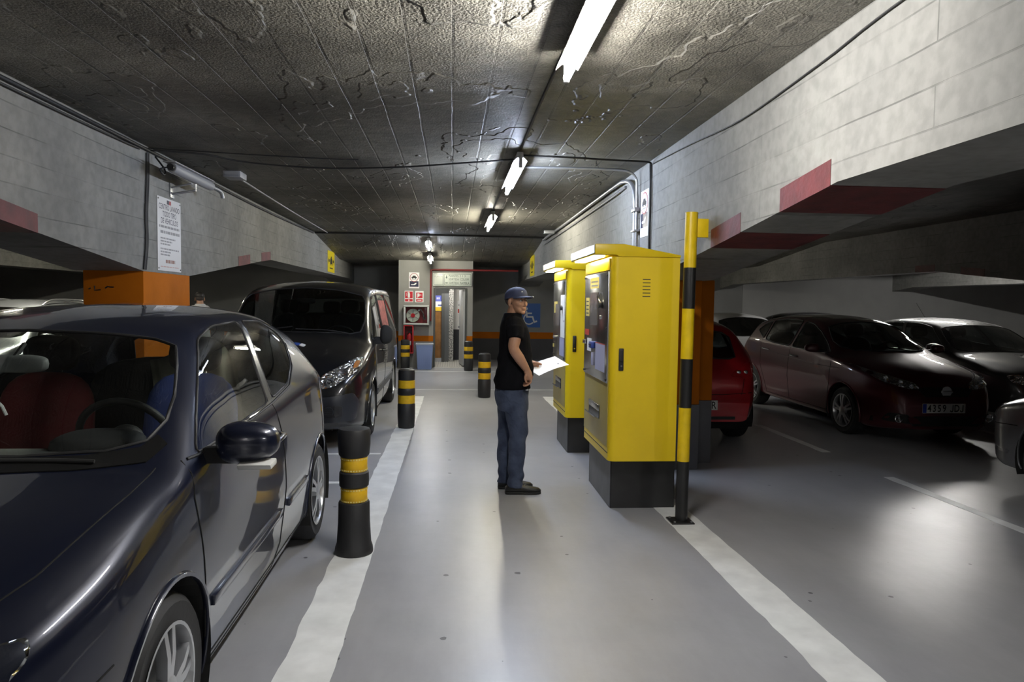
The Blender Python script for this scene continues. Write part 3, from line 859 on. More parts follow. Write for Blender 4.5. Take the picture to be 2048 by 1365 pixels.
# lobby lamp
ll = thing('lobby_lamp', 'small ceiling lamp inside the lobby behind the exit doorway', 'lamp', (-0.05, 18.9, 2.35))
MB().box(-0.15, 0.15, -0.15, 0.15, -0.03, 0).build('lamp_base', M_white, ll, bevel=0.005)
MB().lathe([(0.12, -0.05), (0.13, -0.035), (0.13, -0.03)], 20).build('diffuser', M('lit_lobby_diffuser', (1, 1, 1), 0.4, emit=(1, 0.96, 0.88), estr=160), ll, smooth=40)
# small notice on the lobby wall
nt_ = thing('lobby_notice', 'small white and red notice on the lobby wall', 'notice', (0.20, 20.258, 1.30))
MB().box(-0.06, 0.06, -0.004, 0.0, 0.0, 0.36).build('sheet', M_paper, nt_)
MB().box(-0.05, 0.05, -0.006, -0.004, 0.02, 0.13).build('red_field', M_redst, nt_)
MB().lathe([(0.035, 0), (0.035, 0.002)], 16, 'y', (0, -0.007, 0.24)).build('print_ring', M_inkg, nt_)

FB = ((1, 0, 0), (0, 0, 1))        # lettering on a face looking towards the camera
# exit direction sign
M_sign = M('pale_green_sign_plate', (0.62, 0.66, 0.60), 0.3)
M_signg = M('sign_frame_grey', (0.40, 0.41, 0.40), 0.4, metal=0.4)
M_txt = M('dark_green_lettering', (0.05, 0.09, 0.07), 0.5)
es = thing('direction_sign', 'wide direction sign over the exit doorway reading PLANTES 2 I 3, SORTIDA COLOM', 'sign', (0, BY - 0.001, 2.01))
MB().box(-0.478, 0.462, -0.03, 0, 0, 0.315).build('board', M_sign, es, bevel=0.004)
for x0, x1 in ((-0.462, -0.232), (-0.205, 0.445)):
    mb = MB()
    for (a, b, c, d) in ((x0, x1, 0.022, 0.030), (x0, x1, 0.285, 0.293), (x0, x0 + 0.008, 0.022, 0.293), (x1 - 0.008, x1, 0.022, 0.293)):
        mb.box(a, b, -0.0315, -0.03, c, d)
    mb.build('border', M_txt, es)
MB().box(-0.225, -0.214, -0.032, -0.03, 0, 0.315).build('divider', M_signg, es)
lettering('lettering', 'PLANTA', 0.062, M('faded_lettering', (0.30, 0.32, 0.33), 0.5), es, (-0.345, -0.0318, 0.225), FB, sx=0.85)
for tx, z in (('PLANTES  2  I  3', 0.243), ('SORTIDA  COLOM', 0.160), ('SORTIDA  RAMBLA', 0.072)):
    lettering('lettering', tx, 0.080, M_txt, es, (-0.098, -0.0318, z), FB, 'LEFT', sx=0.74)
def arrow(par, c, ang, L_, w, m, face_y=None, face_x=None, sgn=1):
    """flat arrow; in the xz plane at y=face_y or the yz plane at x=face_x"""
    pts = [(-L_ / 2, -w * 0.18), (L_ * 0.1, -w * 0.18), (L_ * 0.1, -w * 0.5), (L_ / 2, 0), (L_ * 0.1, w * 0.5), (L_ * 0.1, w * 0.18), (-L_ / 2, w * 0.18)]
    ca, sa = math.cos(ang), math.sin(ang)
    q = [(c[0] + (x * ca - y * sa) * sgn, c[1] + x * sa + y * ca) for x, y in pts]
    mb = MB()
    if face_y is not None: mb.prism(q, 'y', face_y, face_y - 0.0012)
    else: mb.prism(q, 'x', face_x, face_x + (0.0012 if sgn > 0 else -0.0012))
    return mb.build('arrow', m, par)
arrow(es, (-0.15, 0.215), -math.pi / 2, 0.075, 0.05, M_txt, face_y=-0.0305)
arrow(es, (-0.15, 0.072), 0, 0.065, 0.05, M_txt, face_y=-0.0305)

# fire notices, warning notice
M_firered = M('fire_sign_red', (0.52, 0.02, 0.03), 0.4)
def fire_sign(x, label, kind):
    t = thing('fire_sign', label, 'sign', (x, BY - 0.001, 1.60))
    MB().box(-0.103, 0.103, -0.004, 0, 0, 0.277).build('plate', M_paper, t)
    if kind == 'ext':
        MB().box(-0.092, 0.092, -0.0055, -0.004, 0.095, 0.262).build('red_field', M_firered, t)
        MB().prism([(-0.025, 0.11), (0.025, 0.11), (0.028, 0.20), (0.014, 0.235), (0.012, 0.252), (-0.012, 0.252), (-0.014, 0.235), (-0.028, 0.20)], 'y', -0.0065, -0.0055).build('pictogram', M_paper, t)
        MB().tube([(-0.012, -0.0065, 0.245), (-0.05, -0.0065, 0.225), (-0.055, -0.0065, 0.15)], 0.005, 6).build('pictogram_hose', M_paper, t)
    else:
        MB().box(-0.077, 0.077, -0.0055, -0.004, 0.10, 0.237).build('red_field', M_firered, t)
        MB().prism([(-0.05, 0.115), (-0.03, 0.115), (-0.03, 0.14), (0.0, 0.14), (0.0, 0.165), (0.03, 0.172), (0.03, 0.188), (0.0, 0.19), (0.0, 0.22), (-0.05, 0.22)], 'y', -0.0065, -0.0055).build('pictogram', M_paper, t)
        MB().box(0.03, 0.055, -0.0065, -0.0055, 0.176, 0.184).build('pictogram_jet', M_paper, t)
    MB().box(-0.092 if kind == 'ext' else -0.077, 0.092 if kind == 'ext' else 0.077, -0.0055, -0.004, 0.018, 0.080).build('red_strip', M_firered, t)
    if kind == 'ext':
        arrow(t, (0, 0.05), -math.pi / 2, 0.05, 0.04, M_paper, face_y=-0.0056)
    else:
        MB().box(-0.05, 0.05, -0.0065, -0.0055, 0.042, 0.056).build('print_line', M_paper, t)
    return t
fire_sign(-1.061, 'red fire extinguisher sign with a down arrow', 'ext')
fire_sign(-0.807, 'red fire hose sign beside the extinguisher sign', 'hose')
def car_notice(name, label, loc, face):
    """white plate: car in a ring over a dark field with a hand"""
    t = thing(name, label, 'sign', loc)
    t.rotation_euler = (0, 0, face)
    MB().box(-0.124, 0.124, -0.004, 0, 0, 0.385).build('plate', M_paper, t)
    MB().box(-0.108, 0.108, -0.0052, -0.004, 0.035, 0.17).build('dark_field', M('notice_navy', (0.02, 0.02, 0.05), 0.4), t)
    MB().lathe([(0.105, 0), (0.105, 0.0012)], 32, 'y', (0, -0.0064, 0.262)).build('ring', M('notice_red', (0.32, 0.07, 0.08), 0.5), t)
    MB().lathe([(0.092, 0), (0.092, 0.0012)], 32, 'y', (0, -0.0074, 0.262)).build('ring_field', M_paper, t)
    MB().prism([(-0.066, 0.245), (-0.06, 0.275), (-0.04, 0.282), (-0.025, 0.305), (0.028, 0.305), (0.046, 0.28), (0.066, 0.272), (0.066, 0.245)], 'y', -0.0086, -0.0074).build('car_pictogram', M_ink, t)
    for sx in (-0.036, 0.036):
        MB().lathe([(0.014, 0), (0.014, 0.0012)], 12, 'y', (sx, -0.0088, 0.243)).build('wheel_pictogram', M_ink, t)
    MB().box(-0.06, 0.06, -0.0086, -0.0074, 0.208, 0.216).build('print_line', M_inkg, t)
    MB().prism([(-0.075, 0.075), (0.01, 0.075), (0.05, 0.10), (0.06, 0.13), (0.02, 0.125), (0.0, 0.10), (-0.075, 0.095)], 'y', -0.0064, -0.0052).build('hand_pictogram', M_paper, t)
    return t
car_notice('warning_notice', 'white notice with a car in a ring, above the fire signs', (-0.937, BY - 0.001, 1.942), 0)

# hose reel cabinet
hc = thing('hose_cabinet', 'glazed fire hose cabinet with a white reel on red', 'cabinet', (-0.870, BY - 0.001, 1.055))
MB().box(-0.305, 0.305, -0.02, 0, 0, 0.475).build('back_panel', M('hose_red', (0.22, 0.012, 0.018), 0.4), hc)
mb = MB()
for a, b, c, d in ((-0.305, 0.305, 0, 0.04), (-0.305, 0.305, 0.435, 0.475), (-0.305, -0.262, 0.04, 0.435), (0.262, 0.305, 0.04, 0.435)):
    mb.box(a, b, -0.20, -0.0, c, d)
mb.build('frame', M('hose_frame_grey', (0.50, 0.51, 0.50), 0.4), hc, bevel=0.006)
rl = MB().lathe([(0.155, -0.10), (0.162, -0.09), (0.162, -0.03), (0.155, -0.02)], 36, 'y', (-0.085, 0, 0.225)).build('hose_reel', M('hose_white', (0.62, 0.60, 0.53), 0.6), hc, smooth=40)
MB().lathe([(0.052, -0.115), (0.052, -0.10)], 20, 'y', (-0.085, 0, 0.225)).build('hub', M_firered, rl, smooth=40)
for k in range(6):
    a = 2 * math.pi * k / 6 + 0.5
    MB().obox((-0.085 + 0.1 * math.cos(a), -0.105, 0.225 + 0.1 * math.sin(a)), (0.045 * math.cos(a), 0, 0.045 * math.sin(a)), (0, 0.004, 0), (-0.006 * math.sin(a), 0, 0.006 * math.cos(a))).build('slot', M_inkg, rl)
MB().tube(smooth_path([(0.04, -0.08, 0.36), (0.10, -0.09, 0.37), (0.15, -0.09, 0.30), (0.18, -0.09, 0.20), (0.21, -0.09, 0.13)], 5), 0.016, 8).build('nozzle_hose', M_chrome, hc, smooth=40)
MB().lathe([(0.03, -0.12), (0.03, -0.08)], 14, 'y', (0.19, 0, 0.16)).build('valve', M_black, hc, smooth=40)
MB().lathe([(0.018, -0.12), (0.018, -0.10)], 12, 'y', (0.06, 0, 0.345)).build('gauge', M_white, hc, smooth=40)
MB().box(-0.262, 0.262, -0.188, -0.184, 0.04, 0.435).build('glass_pane', glass_mat('cabinet_glass', (0.93, 0.95, 0.94), 0.6), hc)

# extinguisher box below it
eb = thing('extinguisher_box', 'red fire extinguisher box below the hose cabinet', 'fire extinguisher', (-1.055, BY - 0.001, 0.36))
mb = MB()
for a, b, c, d in ((-0.115, 0.115, 0, 0.02), (-0.115, 0.115, 0.66, 0.68), (-0.115, -0.095, 0.02, 0.66), (0.095, 0.115, 0.02, 0.66)):
    mb.box(a, b, -0.20, 0, c, d)
mb.build('box_frame', M_firered, eb, bevel=0.003)
MB().box(-0.095, 0.095, -0.012, 0, 0.02, 0.66).build('back_panel', M('hose_red', (0.2, 0.01, 0.01)), eb)
bt = MB().lathe([(0.055, 0.03), (0.062, 0.05), (0.062, 0.40), (0.045, 0.45), (0.02, 0.47), (0.02, 0.50)], 20, 'z', (0.02, -0.10, 0)).build('bottle', M_firered, eb, smooth=40)
MB().box(-0.02, 0.06, -0.168, -0.16, 0.20, 0.30).build('bottle_label', M_paper, bt)
MB().box(-0.01, 0.07, -0.115, -0.085, 0.49, 0.53).build('trigger', M_black, bt, bevel=0.004)
MB().box(-0.095, 0.095, -0.196, -0.193, 0.02, 0.66).build('glass_pane', MATS['cabinet_glass'], eb)

# waste bin
bn = thing('waste_bin', 'light blue plastic waste bin beside the exit doorway', 'bin', (-0.655, 17.45, 0))
def frustum(x0, y0, z0, x1, y1, z1):
    mb = MB()
    mb.add([(-x0, -y0, z0), (x0, -y0, z0), (x0, y0, z0), (-x0, y0, z0), (-x1, -y1, z1), (x1, -y1, z1), (x1, y1, z1), (-x1, y1, z1)],
           [(0, 3, 2, 1), (4, 5, 6, 7), (0, 1, 5, 4), (1, 2, 6, 5), (2, 3, 7, 6), (3, 0, 4, 7)])
    return mb
M_bin = M('light_blue_plastic', (0.22, 0.29, 0.52), 0.5)
frustum(0.165, 0.13, 0.0, 0.198, 0.16, 0.60).build('bucket', M_bin, bn, bevel=0.015, segs=3)
for k in range(7):
    x = -0.135 + k * 0.045
    MB().obox((x * 1.06, -0.1475, 0.30), (0.004, 0, 0), (0, 0.002, 0), (0, 0.0142, 0.20)).build('rib', M_bin, bn)
MB().prism(rounded(-0.207, 0.207, -0.168, 0.168, 0.03, 4), 'z', 0.585, 0.622).build('rim', M('pale_bin_rim', (0.40, 0.44, 0.52), 0.5), bn, smooth=40)

# wheelchair bay sign on the back wall
ds = thing('wheelchair_sign', 'blue wheelchair bay sign on the back wall, behind the man', 'sign', (2.19, 20.495, 0.93))
MB().box(-0.30, 0.30, -0.004, 0, 0, 0.68).build('plate', M('parking_sign_blue', (0.02, 0.10, 0.36), 0.45), ds)
M_pic = M('sign_pictogram_white', (0.62, 0.64, 0.66), 0.5)
MB().lathe([(0.042, -0.007), (0.042, -0.004)], 18, 'y', (-0.10, 0, 0.53)).build('pictogram_head', M_pic, ds)
def strip(par, pts, w, y, m, nm='pictogram'):
    P = [Vector((p[0], p[1])) for p in pts]; l, r = [], []
    for i, p in enumerate(P):                # mitred ribbon
        d0 = (P[i] - P[i - 1]).normalized() if i else (P[1] - P[0]).normalized()
        d1 = (P[i + 1] - P[i]).normalized() if i < len(P) - 1 else d0
        n0, n1 = Vector((-d0.y, d0.x)), Vector((-d1.y, d1.x))
        mt = (n0 + n1).normalized(); mt = mt / max(0.4, mt.dot(n0)) * w / 2
        l.append(p + mt); r.append(p - mt)
    k = len(P); mb = MB()
    vs = [(q.x, yy, q.y) for yy in (y, y - 0.003) for q in l + r]
    fs = []
    for i in range(k - 1):
        fs += [(i, i + 1, k + i + 1, k + i), (2 * k + i, 3 * k + i, 3 * k + i + 1, 2 * k + i + 1), (i, 2 * k + i, 2 * k + i + 1, i + 1), (k + i, k + i + 1, 3 * k + i + 1, 3 * k + i)]
    fs += [(0, k, 3 * k, 2 * k), (k - 1, 3 * k - 1, 4 * k - 1, 2 * k - 1)]
    mb.add(vs, fs)
    return mb.build(nm, m, par)
strip(ds, [(-0.10, 0.47), (-0.08, 0.30), (0.08, 0.30), (0.13, 0.15), (0.21, 0.18)], 0.045, -0.004, M_pic, 'pictogram_body')
strip(ds, [(-0.085, 0.40), (0.06, 0.40)], 0.04, -0.0052, M_pic, 'pictogram_arm')
strip(ds, [(0.065 * 0 - 0.02 + 0.15 * math.cos(a), 0.24 + 0.15 * math.sin(a)) for a in [math.radians(120 + 18 * k) for k in range(12)]], 0.035, -0.0046, M_pic, 'pictogram_wheel')

# ================================================================ signs on the girders
# tall white sign on the left girder (faces +X; lettering runs away from the camera)
FL = ((0, 1, 0), (0, 0, 1))
ts = thing('wash_sign', 'tall white sign on the left girder reading CENTRO LAVADO TODO TIPO DE VEHICULOS', 'sign', (-2.729, 7.28, 1.868))
MB().box(0, 0.006, -0.288, 0.288, 0, 0.69).build('plate', M('white_sign_plate', (0.58, 0.58, 0.60), 0.35), ts)
M_nav = M('navy_lettering', (0.03, 0.03, 0.07), 0.5)
for tx, z in (('CENTRO LAVADO', 0.600), ('TODO TIPO', 0.535), ('DE VEHICULOS', 0.470)):
    lettering('lettering', tx, 0.072, M_nav, ts, (0.0068, 0, z), FL, sx=0.86, bold=0.0006)
def print_line(par, z, a, b, hgt, m, words):
    """line of print too small to read: a row of word-length marks"""
    rnd = random.Random(int(z * 1000)); y = a; mb = MB()
    while y < b:
        w = rnd.uniform(0.02, 0.075); mb.box(0.006, 0.0068, y, min(y + w, b), z, z + hgt); y += w + 0.014
    mb.build('print_line', m, par)
for z, a, b, hg, mm in ((0.405, -0.25, 0.25, 0.022, M_inkg), (0.352, -0.22, 0.25, 0.026, M_inkg), (0.300, -0.22, 0.14, 0.014, M_inkg), (0.272, -0.22, 0.06, 0.014, M_inkg), (0.245, -0.22, 0.02, 0.014, M_inkg), (0.200, -0.22, 0.24, 0.014, M_inkg), (0.172, -0.22, 0.02, 0.014, M_inkg), (0.145, -0.22, 0.0, 0.014, M_inkg)):
    print_line(ts, z, a, b, hg, mm, 0)
print_line(ts, 0.075, -0.10, 0.13, 0.032, M('sign_brown_print', (0.25, 0.12, 0.10), 0.5), 0)
print_line(ts, 0.035, -0.22, 0.22, 0.008, M('sign_pink_print', (0.5, 0.3, 0.28), 0.5), 0)
MB().box(0.006, 0.0072, -0.06, 0.04, 0.635, 0.672).build('logo_mark', M('sign_logo_red', (0.32, 0.04, 0.06), 0.5), ts)
MB().box(0.006, 0.0076, -0.06, -0.01, 0.635, 0.672).build('logo_mark', M_nav, ts)
for yy in (-0.268, 0.268):
    for zz in (0.022, 0.668):
        MB().lathe([(0.008, 0.006), (0.008, 0.009)], 8, 'x', (0, yy, zz)).build('screw', M_black, ts)

def yellow_sign(x, y, z, side, label):
    """side=+1 faces +X"""
    t = thing('direction_plate', label, 'sign', (x, y, z))
    e = 0.005 * side
    MB().box(0, e, -0.45, 0.45, 0, 0.47).build('plate', M('yellow_sign_plate', (0.72, 0.58, 0.02), 0.4), t)
    f = lambda p: 'x'
    def bx(a, b, c, d): MB().box(e, e + 0.0015 * side, a, b, c, d).build('pictogram', M_ink, t)
    MB().prism([(-0.15, 0.18), (0.15, 0.18), (0.15, 0.26), (0.10, 0.31), (-0.10, 0.31), (-0.15, 0.26)], 'x', e, e + 0.0015 * side).build('car_pictogram', M_ink, t)
    bx(-0.06, 0.06, 0.31, 0.35); bx(-0.13, -0.07, 0.15, 0.19); bx(0.07, 0.13, 0.15, 0.19); bx(-0.2, 0.2, 0.075, 0.10)
    arrow(t, (0.30, 0.25), 0, 0.16, 0.16, M_ink, face_x=e, sgn=1 if side > 0 else 1)
    arrow(t, (-0.30, 0.25), math.pi, 0.16, 0.16, M_ink, face_x=e, sgn=1)
    return t
yellow_sign(-2.729, 16.65, 2.25, 1, 'yellow plate with a black car and arrows on the left girder')
yellow_sign(1.849, 16.9, 2.25, -1, 'yellow plate with a black car and arrows on the right girder')
rn = car_notice('girder_notice', 'white notice with a car in a ring, behind the conduits on the right girder', (1.849, 6.95, 2.32), -math.pi / 2)
rn.scale = (1.15, 1, 1.02)
MB().box(-0.122, 0.122, -0.004, 0, -0.055, -0.002).build('lower_strip', M_paper, rn)

# ================================================================ cables, conduits, camera
def cable(name, label, pts, r, mat, n=8, cat='cable', sm=6):
    o = MB().tube(smooth_path(pts, sm), r, n).build(name, mat, smooth=60)
    return tag(o, label, cat)
Zc = 2.955
# sagging cables across the ceiling
cable('ceiling_cable', 'black cable sagging across the ceiling from the left girder to the second lamp', [(-2.72, 6.82, 2.93), (-2.3, 6.95, 2.935), (-1.94, 7.10, 2.90), (-1.27, 7.15, 2.875), (-0.52, 7.05, 2.885), (0.1, 6.9, 2.915), (0.55, 6.75, 2.93)], 0.008, M_cable)
cable('ceiling_cable', 'thinner black cable running above the sagging one', [(-2.72, 6.80, 2.945), (-1.9, 6.95, 2.945), (-1.2, 7.02, 2.94), (-0.9, 7.05, 2.945)], 0.006, M_cable)
cable('ceiling_cable', 'black cable from the second lamp to the right girder', [(0.58, 6.60, 2.94), (1.0, 6.58, 2.93), (1.45, 6.62, 2.925), (1.78, 6.68, 2.93), (1.84, 6.72, 2.915)], 0.009, M_cable)
cable('ceiling_cable', 'black cable along the lamp row, nearest stretch', [(0.585, 3.95, Zc), (0.58, 5.0, Zc), (0.585, 6.4, Zc)], 0.011, M_cable)
cable('ceiling_cable', 'black cable along the lamp row between the second and third lamps', [(0.58, 8.05, Zc), (0.57, 9.2, Zc), (0.575, 10.55, Zc)], 0.011, M_cable)
cable('ceiling_cable', 'black cable crossing the ceiling where the slab begins to drop', [(-2.7, 14.55, 2.94), (-0.4, 14.55, 2.94), (1.83, 14.55, 2.93)], 0.018, M_cable)
# along the left girder top, and down its face
cable('girder_cable', 'thick black cable along the top of the left girder', [(-2.72, -3, 2.925), (-2.72, 3.0, 2.92), (-2.72, 6.8, 2.925), (-2.72, 10.5, 2.90), (-2.72, 14.5, 2.93)], 0.016, M_cable)
cable('girder_cable', 'second black cable along the top of the left girder', [(-2.715, -3, 2.885), (-2.715, 3.0, 2.88), (-2.715, 5.5, 2.885), (-2.715, 6.6, 2.90)], 0.009, M_cable)
for k, (dy, lab) in enumerate(((0.0, 'left'), (0.019, 'middle'), (0.044, 'right'))):
    cable('hanging_cable', '%s cable of the bundle hanging down beside the tall white sign' % lab, [(-2.718, 6.76 + dy, 2.90), (-2.718, 6.75 + dy, 2.65), (-2.718, 6.715 + dy, 2.35), (-2.718, 6.72 + dy, 2.1), (-2.718, 6.67 + dy, 1.86)], 0.0075, M_cable)
# right girder
cable('girder_cable', 'thin black cable along the top of the right girder', [(1.84, -2, 2.90), (1.84, 2.4, 2.885), (1.84, 3.6, 2.83), (1.84, 4.6, 2.80), (1.84, 5.6, 2.86), (1.84, 6.72, 2.915)], 0.005, M_cable)
cable('hanging_cable', 'black cable down the right girder beside the notice', [(1.835, 6.73, 2.92), (1.832, 6.70, 2.6), (1.835, 6.72, 2.1), (1.84, 6.72, 1.9)], 0.012, M_cable)
cable('conduit', 'upper galvanised conduit bending down to the pay machines', [(0.62, 7.10, 2.93), (1.0, 7.10, 2.93), (1.45, 7.10, 2.93), (1.70, 7.13, 2.925), (1.80, 7.14, 2.86), (1.815, 7.14, 2.72), (1.815, 7.14, 2.3), (1.815, 7.14, 1.9)], 0.013, M_galv)
cable('conduit', 'thicker galvanised conduit along the right girder bending down to the machines', [(1.80, 14.5, 2.88), (1.80, 11.0, 2.90), (1.80, 8.2, 2.92), (1.80, 7.6, 2.90), (1.81, 7.32, 2.82), (1.815, 7.22, 2.65), (1.815, 7.21, 2.3), (1.815, 7.21, 1.9)], 0.020, M_galv, 10)
cable('conduit', 'grey conduit running under the thicker one along the right girder', [(1.83, 14.5, 2.80), (1.83, 11.0, 2.82), (1.83, 8.4, 2.84), (1.835, 7.7, 2.86)], 0.014, M('grey_pvc_conduit', (0.16, 0.16, 0.17), 0.5))
jb = thing('junction_box', 'small grey clip box on the bent conduits', 'junction box', (1.815, 7.18, 2.55))
MB().box(-0.03, 0.03, -0.07, 0.07, -0.02, 0.02).build('clip', M_galv, jb, bevel=0.004)
MB().box(-0.03, 0.03, -0.07, 0.07, -0.22, -0.20).build('clip', M_galv, jb, bevel=0.004)
jb2 = thing('junction_box', 'flat grey box on the ceiling conduits by the right girder', 'junction box', (1.70, 12.8, 2.87))
MB().box(-0.10, 0.08, -0.06, 0.06, -0.03, 0.03).build('case', M_galv, jb2, bevel=0.006)
# red sprinkler pipe on the stair block
cable('sprinkler_pipe', 'dark red pipe over the exit doorway and down beside the hose cabinet', [(1.60, BY - 0.05, 2.40), (0.6, BY - 0.05, 2.40), (-0.3, BY - 0.05, 2.40), (-0.50, BY - 0.05, 2.39), (-0.525, BY - 0.05, 2.33), (-0.53, BY - 0.05, 1.8), (-0.53, BY - 0.05, 1.22), (-0.533, BY - 0.05, 1.16)], 0.024, M_redpipe, 10, 'pipe')
# surveillance camera in a long white housing on the left girder
cc = thing('surveillance_camera', 'white tubular surveillance camera on a bracket under the ceiling', 'camera', (-2.50, 7.35, 2.77))
M_hous = M('off_white_housing', (0.26, 0.26, 0.27), 0.5)
hs = MB().lathe([(0.040, -0.60), (0.046, -0.58), (0.046, 0.42), (0.040, 0.46), (0.01, 0.47)], 20, 'y').build('housing', M_hous, cc, smooth=40)
MB().lathe([(0.030, -0.64), (0.030, -0.60)], 16, 'y').build('lens', M_black, hs, smooth=40)
MB().box(-0.056, 0.056, -0.66, 0.40, 0.038, 0.050).build('sun_shield', M_hous, cc, bevel=0.005)
MB().tube([(0, 0.0, -0.05), (0, 0.0, -0.11), (-0.22, 0.0, -0.15)], 0.012, 8).build('bracket_arm', M_galv, cc, smooth=40)
MB().tube([(0, -0.1, -0.06), (-0.22, -0.02, -0.09)], 0.008, 8).build('bracket_strut', M_galv, cc, smooth=40)
MB().box(-0.229, -0.218, -0.05, 0.05, -0.19, -0.05).build('wall_plate', M_galv, cc, bevel=0.003)
cc.children[0].data  # keep
MB().tube(smooth_path([(-0.02, -0.62, 0.0), (-0.07, -0.68, -0.03), (-0.06, -0.62, -0.07), (-0.10, -0.5, 0.0), (-0.2, -0.45, 0.12)], 5), 0.008, 6).build('camera_lead', M_cable, cc, smooth=60)
MB().tube(smooth_path([(0.0, 0.46, 0.0), (0.05, 0.60, -0.03), (0.06, 0.64, -0.09)], 5), 0.022, 8).build('cable_gland', M_galv, cc, smooth=60)
jb3 = thing('junction_box', 'pale junction box on the ceiling behind the surveillance camera', 'junction box', (-2.33, 8.05, 2.96))
MB().box(-0.09, 0.09, -0.12, 0.12, -0.065, 0).build('case', M_hous, jb3, bevel=0.006)
MB().box(-0.07, 0.07, -0.121, -0.119, -0.055, -0.01).build('lid', M_hous, jb3)
cable('conduit', 'thin pale conduit along the ceiling beside the left girder', [(-2.36, 8.2, 2.945), (-2.42, 11.0, 2.945), (-2.45, 14.5, 2.94)], 0.010, M_galv)

# ================================================================ cars
M_tyre = M('tyre_rubber', (0.013, 0.013, 0.014), 0.7, bump=0.1)
M_alloy = M('silver_alloy', (0.50, 0.51, 0.53), 0.3, metal=0.85)
M_under = M('underbody_black', (0.006, 0.006, 0.006), 0.85)
M_trim = M('black_trim', (0.010, 0.010, 0.011), 0.6)
M_seam = M('panel_gap', (0.002, 0.002, 0.002), 0.9)
M_glass = glass_mat('car_glass', (0.80, 0.84, 0.82))
M_glassd = glass_mat('dark_car_glass', (0.30, 0.33, 0.33))
M_glassv = glass_mat('tinted_car_glass', (0.10, 0.11, 0.11))
M_lens = glass_mat('clear_lamp_lens', (0.93, 0.95, 0.96), 1.2)
M_int = M('dark_cabin_plastic', (0.018, 0.018, 0.020), 0.7)
M_intg = M('grey_cabin_plastic', (0.05, 0.052, 0.055), 0.6)
M_seat = M('dark_seat_cloth', (0.02, 0.02, 0.022), 0.9)
def lamp_metal():
    m, nt, b, N, L = newmat('lamp_reflector')
    tc = N('ShaderNodeTexCoord'); v = N('ShaderNodeTexVoronoi'); v.inputs['Scale'].default_value = 34
    L(tc.outputs['Object'], v.inputs['Vector'])
    bp = N('ShaderNodeBump'); bp.inputs['Strength'].default_value = 1.0; bp.inputs['Distance'].default_value = 0.02
    L(v.outputs['Distance'], bp.inputs['Height']); L(bp.outputs['Normal'], b.inputs['Normal'])
    b.inputs['Metallic'].default_value = 1.0; b.inputs['Base Color'].default_value = (0.72, 0.73, 0.76, 1); b.inputs['Roughness'].default_value = 0.12
    return m
M_refl = lamp_metal()
M_amber = M('amber_lens', (0.55, 0.20, 0.05), 0.2, coat=1)
M_redlens = M('red_tail_lens', (0.28, 0.008, 0.012), 0.15, coat=1)
M_plate = M('white_number_plate', (0.88, 0.88, 0.86), 0.4)
M_platei = M('number_plate_black', (0.01, 0.01, 0.01), 0.5)
M_plateb = M('number_plate_blue', (0.02, 0.06, 0.42), 0.4)

def inpoly(p, poly):
    x, y = p; c = False; j = len(poly) - 1
    for i in range(len(poly)):
        xi, yi = poly[i]; xj, yj = poly[j]
        if (yi > y) != (yj > y) and x < (xj - xi) * (y - yi) / (yj - yi) + xi:
            c = not c
        j = i
    return c

def segdist2(p, a, b):
    dx, dy = b[0] - a[0], b[1] - a[1]
    l = dx * dx + dy * dy
    t = 0 if l == 0 else max(0, min(1, ((p[0] - a[0]) * dx + (p[1] - a[1]) * dy) / l))
    ex, ey = p[0] - a[0] - t * dx, p[1] - a[1] - t * dy
    return ex * ex + ey * ey

def densify(poly, step, closed=True):
    out = []
    n = len(poly)
    for i in range(n if closed else n - 1):
        a, b = poly[i], poly[(i + 1) % n]
        d = math.hypot(b[0] - a[0], b[1] - a[1]); k = max(1, int(math.ceil(d / step)))
        for j in range(k):
            out.append((lerp(a[0], b[0], j / k), lerp(a[1], b[1], j / k)))
    if not closed: out.append(poly[-1])
    return out

def round2(poly, r, n=3):
    """round the corners of a 2D polygon"""
    out = []; m = len(poly)
    for i in range(m):
        p, v, q = Vector(poly[i - 1]), Vector(poly[i]), Vector(poly[(i + 1) % m])
        a, b = p - v, q - v
        d = min(r, a.length * 0.45, b.length * 0.45)
        s, e = v + a.normalized() * d, v + b.normalized() * d
        for k in range(n + 1):
            t = k / n
            w = s * (1 - t) ** 2 + v * 2 * t * (1 - t) + e * t * t
            out.append((w.x, w.y))
    return out

